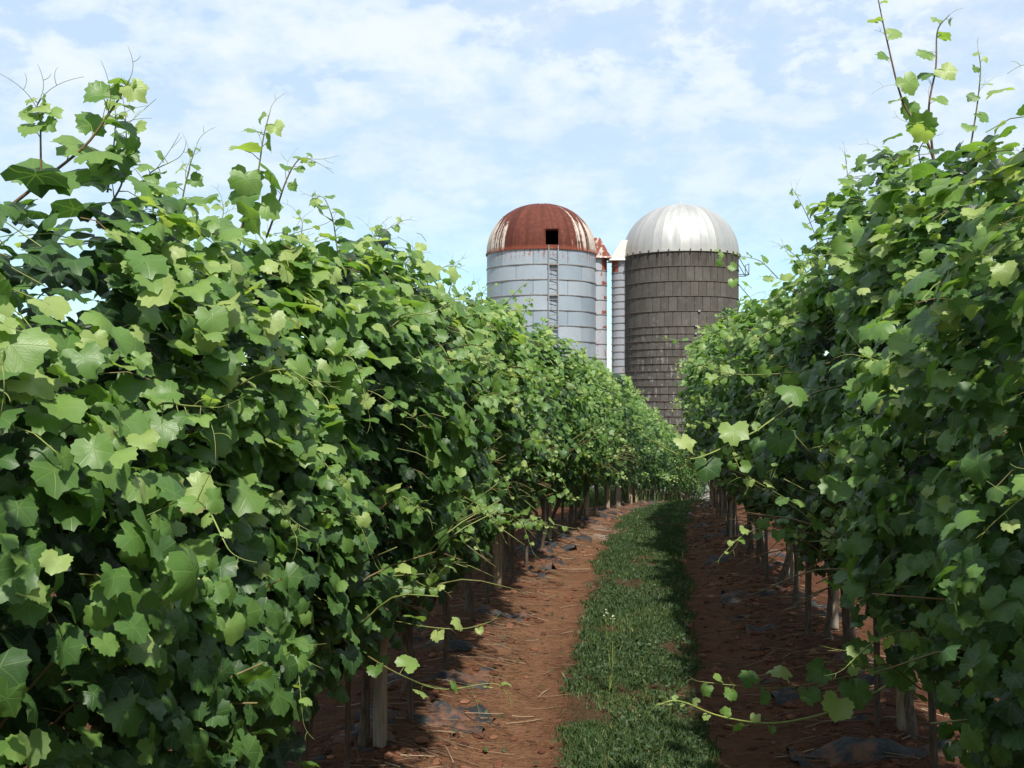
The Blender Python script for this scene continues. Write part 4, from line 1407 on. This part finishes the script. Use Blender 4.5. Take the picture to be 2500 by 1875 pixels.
# ------------------------------------------------------------------ torn plastic mulch film along both rows
def film(row, off0, off1, y0, y1, seed, label):
    r_ = np.random.default_rng(seed)
    ys_ = np.arange(y0, y1, 0.03)
    us_ = np.linspace(off0, off1, 32)
    Uf, Yf = np.meshgrid(us_, ys_)
    Xf = row(Yf) + Uf + (fbm(Yf * 2.2, Uf * 0 + seed, 3, seed) - 0.5) * 0.25
    big = fbm(Xf * 3.4, Yf * 5.0, 4, seed + 3)
    wr = fbm(Xf * 9 + Yf * 3, Yf * 16, 3, seed + 5)
    lift = (big - 0.65) * 0.30 + (wr - 0.5) * 0.09
    lift = np.minimum(lift, 0.035 + (wr - 0.5) * 0.07)
    Zf = ground(Xf, Yf) + lift
    ny_, nx_ = Xf.shape
    id_ = np.arange(nx_ * ny_).reshape(ny_, nx_)
    q_ = np.stack([id_[:-1, :-1], id_[:-1, 1:], id_[1:, 1:], id_[1:, :-1]], -1).reshape(-1, 4)
    lf = lift.ravel()
    q_ = q_[lf[q_].max(1) > -0.012]
    mb = MB(); mb.add(np.stack([Xf, Yf, Zf], -1).reshape(-1, 3), None, q_)
    o = mb.build('mulch_film', M_FILM)
    tag(o, label, 'plastic film')


film(LX, -0.20, 0.34, 2.2, 20, 41, 'torn black plastic film half buried in soil along the foot of the left vine row')
film(RX, -0.42, 0.28, 2.4, 18, 62, 'torn dark grey plastic film lying in ridges along the foot of the right vine row')


# ------------------------------------------------------------------ clods, straw, grass, weeds
def scatter_rows(n, r_, spread=0.34):
    d = 3.0 + 20 * r_.uniform(0, 1, n) ** 1.6
    side = r_.uniform(0, 1, n)
    x = np.where(side < 0.46, LX(d) + 0.12 + r_.normal(0, spread * 0.8, n), np.where(side < 0.95, RX(d) - 0.15 + r_.normal(0, spread, n), CX(d) + r_.uniform(-1.1, 1.1, n)))
    return x, d


r_ = np.random.default_rng(5)
mb = MB()
x, d = scatter_rows(9000, r_, 0.30)
zz = ground(x, d)
phi = (1 + 5 ** 0.5) / 2
iv = np.array([(0, a, b) for a in (-1, 1) for b in (-phi, phi)] + [(a, b, 0) for a in (-1, 1) for b in (-phi, phi)] + [(b, 0, a) for a in (-1, 1) for b in (-phi, phi)], float)
iv /= np.linalg.norm(iv[0])
tri = []
for i in range(12):
    for j in range(i + 1, 12):
        for k in range(j + 1, 12):
            if max(np.linalg.norm(iv[i] - iv[j]), np.linalg.norm(iv[j] - iv[k]), np.linalg.norm(iv[i] - iv[k])) < 1.2:
                nn = np.cross(iv[j] - iv[i], iv[k] - iv[i])
                tri.append((i, j, k) if nn @ iv[i] > 0 else (i, k, j))
for i in range(len(x)):
    s = 0.003 + 0.024 * r_.uniform() ** 5
    v = iv * s * np.array([r_.uniform(0.8, 1.5), r_.uniform(0.8, 1.5), r_.uniform(0.45, 0.8)]) * (1 + r_.uniform(-0.25, 0.25, (12, 1)))
    mb.add(v + np.array([x[i], d[i], zz[i] + s * 0.2]), tri, None, np.clip(r_.normal(0.5, 0.25), 0, 1))
tag(mb.build('soil_clods', M_CLOD, attrs=True, smooth=False), kind='stuff')

mb = MB()
x, d = scatter_rows(4600, r_, 0.30)
for i in range(len(x)):
    L = r_.uniform(0.03, 0.20) * (1.0 if r_.uniform() < 0.8 else 1.8)
    a = r_.normal(0, 0.55) + (PI if r_.uniform() < 0.5 else 0)
    t = np.linspace(-0.5, 0.5, 4)
    cv_ = r_.normal(0, 0.10)
    xs = x[i] + math.cos(a) * L * t - math.sin(a) * L * cv_ * (t ** 2)
    ys_ = d[i] + math.sin(a) * L * t + math.cos(a) * L * cv_ * (t ** 2)
    zs = ground(xs, ys_) + 0.006 + 0.02 * r_.uniform() * np.linspace(0, 1, 4)
    mb.tube(np.stack([xs, ys_, zs], -1), r_.uniform(0.0008, 0.0024), 3, np.clip(r_.normal(0.38, 0.30), 0, 1))
tag(mb.build('straw_litter', M_STRAW, attrs=True), kind='stuff')


def blades(mb, x, y, h, w, tint, r_, bend=0.5):
    n = len(x)
    z = ground(x, y) - 0.004
    a = r_.uniform(0, 2 * PI, n)
    lean = r_.uniform(0.1, 1, n) * bend
    la = r_.uniform(0, 2 * PI, n)
    base = np.stack([x, y, z], -1)
    sd = np.stack([np.cos(a), np.sin(a), np.zeros(n)], -1)
    ld = np.stack([np.cos(la), np.sin(la), np.zeros(n)], -1)
    up = np.array([0, 0, 1.0])
    v = np.empty((n, 5, 3))
    v[:, 0] = base - sd * w[:, None]; v[:, 1] = base + sd * w[:, None]
    m = base + up * (h * 0.55)[:, None] + ld * (h * lean * 0.3)[:, None]
    v[:, 2] = m - sd * (w * 0.8)[:, None]; v[:, 3] = m + sd * (w * 0.8)[:, None]
    v[:, 4] = base + up * (h * (1 - 0.35 * lean))[:, None] + ld * (h * lean)[:, None]
    o = (np.arange(n) * 5)[:, None]
    q = (np.array([[0, 1, 3, 2]]) + o)
    t = (np.array([[2, 3, 4]]) + o)
    mb.add(v.reshape(-1, 3), t, q, np.repeat(tint, 5), np.tile(np.array([[0.02, 0], [0.02, 0.1], [0.5, 0.3], [0.5, 0.35], [0.6, 0.6]]), (n, 1)))


n = 190000
d = 2.9 + 24 * r_.uniform(0, 1, n) ** 1.9
hw = CW(d)
off = r_.uniform(-1.25, 1.25, n)
x = CX(d) + off * hw + (fbm(d * 3.1, d * 0, 2, 12) - 0.5) * 0.22
dens = fbm(x * 3.3, d * 2.4, 3, 71)
edge = np.abs(off)
keep = r_.uniform(0, 1, n) < np.clip((dens - 0.22 - 0.04 * np.clip((5.0 - d) / 1.5, 0, 1)) * 5.0, 0.05, 1) * np.clip((1.22 - edge) / 0.34, 0, 1)
x, d, dens, edge = x[keep], d[keep], dens[keep], edge[keep]
n = len(x)
h = r_.uniform(0.012, 0.046, n) * (0.45 + 1.1 * dens) * np.where(r_.uniform(0, 1, n) < 0.04, 1.7, 1.0)
w_ = r_.uniform(0.0016, 0.0032, n) * (1 + d / 12)
dry = np.clip((fbm(x * 2.9 + 9, d * 2.1, 3, 44) - 0.55) * 5, 0, 1)
tint = np.clip(0.08 + 0.34 * dry * (r_.uniform(0, 1, n) < 0.7) + 0.70 * (fbm(x * 2.3, d * 1.7, 3, 33) - 0.25) + r_.normal(0, 0.10, n) + np.where(r_.uniform(0, 1, n) < 0.05, 0.5, 0), 0, 1)
mb = MB()
blades(mb, x, d, h, w_, tint, r_, 0.8)
# rank grass behind the far trunks
n = 16000
d = r_.uniform(17, 37, n)
x = LX(d) - 0.75 + r_.normal(0, 0.35, n)
blades(mb, x, d, r_.uniform(0.15, 0.42, n), r_.uniform(0.004, 0.009, n), np.clip(r_.normal(0.3, 0.15, n), 0, 1), r_, 0.5)
tag(mb.build('grass', M_GRASS, attrs=True), kind='stuff')

# low broad-leaved weeds in the strip and a few by the tracks
n = 5200
d = 2.9 + 14 * r_.uniform(0, 1, n) ** 1.5
x = CX(d) + r_.uniform(-1.15, 1.15, n) * CW(d)
keep = fbm(x * 3.6, d * 3.6, 2, 91) > 0.50
x, d = x[keep], d[keep]
xt = np.concatenate([LX(d[:160]) + r_.uniform(0.2, 1.0, 160)])
x = np.concatenate([x, xt]); d = np.concatenate([d, d[:160]])
pos = np.stack([x, d, ground(x, d) + r_.uniform(0.01, 0.05, len(x))], -1)
N = np.array([0, 0, 1.0]) + r_.normal(0, 0.4, (len(x), 3))
T = r_.normal(0, 1, (len(x), 3))
mb = MB()
merge_leaves(mb, pos, frames(N, T), r_.uniform(0.006, 0.015, len(x)), np.clip(r_.normal(0.45, 0.15, len(x)), 0, 0.8), 2, r_)
tag(mb.build('ground_weeds', M_GRASS, attrs=True), kind='stuff')

# tall flowering weed standing in the grass strip
wp = px(1488, 1705, 4.88)
wx, wy = wp[0], wp[1]
root = empty('flowering_weed', (wx, wy, gz(wx, wy)))
tag(root, 'tall thin weed with two pale flower heads standing in the grass strip', 'weed')
for sgn, hgt, xo in ((-1, 0.385, -0.012), (1, 0.36, 0.024)):
    mb = MB()
    t = np.linspace(0, 1, 8)
    pts = np.stack([xo * t * 1.0 + 0.006 * np.sin(t * 5), 0.01 * t, hgt * t], -1)
    mb.tube(pts, np.linspace(0.0028, 0.0014, 8), 5, 0.8)
    st = mb.build('stem', M_CANE, root, attrs=True)
    k = 44
    f = r_.uniform(0.05, 0.95, k)
    pp = np.stack([np.interp(f, t, pts[:, 0]), np.interp(f, t, pts[:, 1]), f * hgt], -1)
    a = r_.uniform(0, 2 * PI, k)
    dr = np.stack([np.cos(a), np.sin(a), r_.uniform(0.1, 0.8, k)], -1)
    lm = MB()
    for i in range(k):
        L = 0.045 * (1.15 - f[i]); s_ = np.cross(dr[i], [0, 0, 1]); s_ /= np.linalg.norm(s_)
        lm.add([pp[i], pp[i] + dr[i] * L * 0.5 + s_ * 0.004, pp[i] + dr[i] * L, pp[i] + dr[i] * L * 0.5 - s_ * 0.004], None, [(0, 1, 2, 3)], 0.55, np.array([[0.1, 0.1], [0.3, 0.3], [0.5, 0.5], [0.3, 0.2]]))
    lo_ = lm.build('weed_leaves', M_GRASS, st, attrs=True); lo_['kind'] = 'stuff'
    fm_ = MB()
    for i in range(5):
        c_ = pts[-1] + r_.normal(0, 0.008, 3)
        fm_.add(iv * 0.0042 * r_.uniform(0.7, 1.2) + c_, tri)
    fm_.build('flower_head', M_PETAL, st)
print('objects', len(bpy.data.objects))
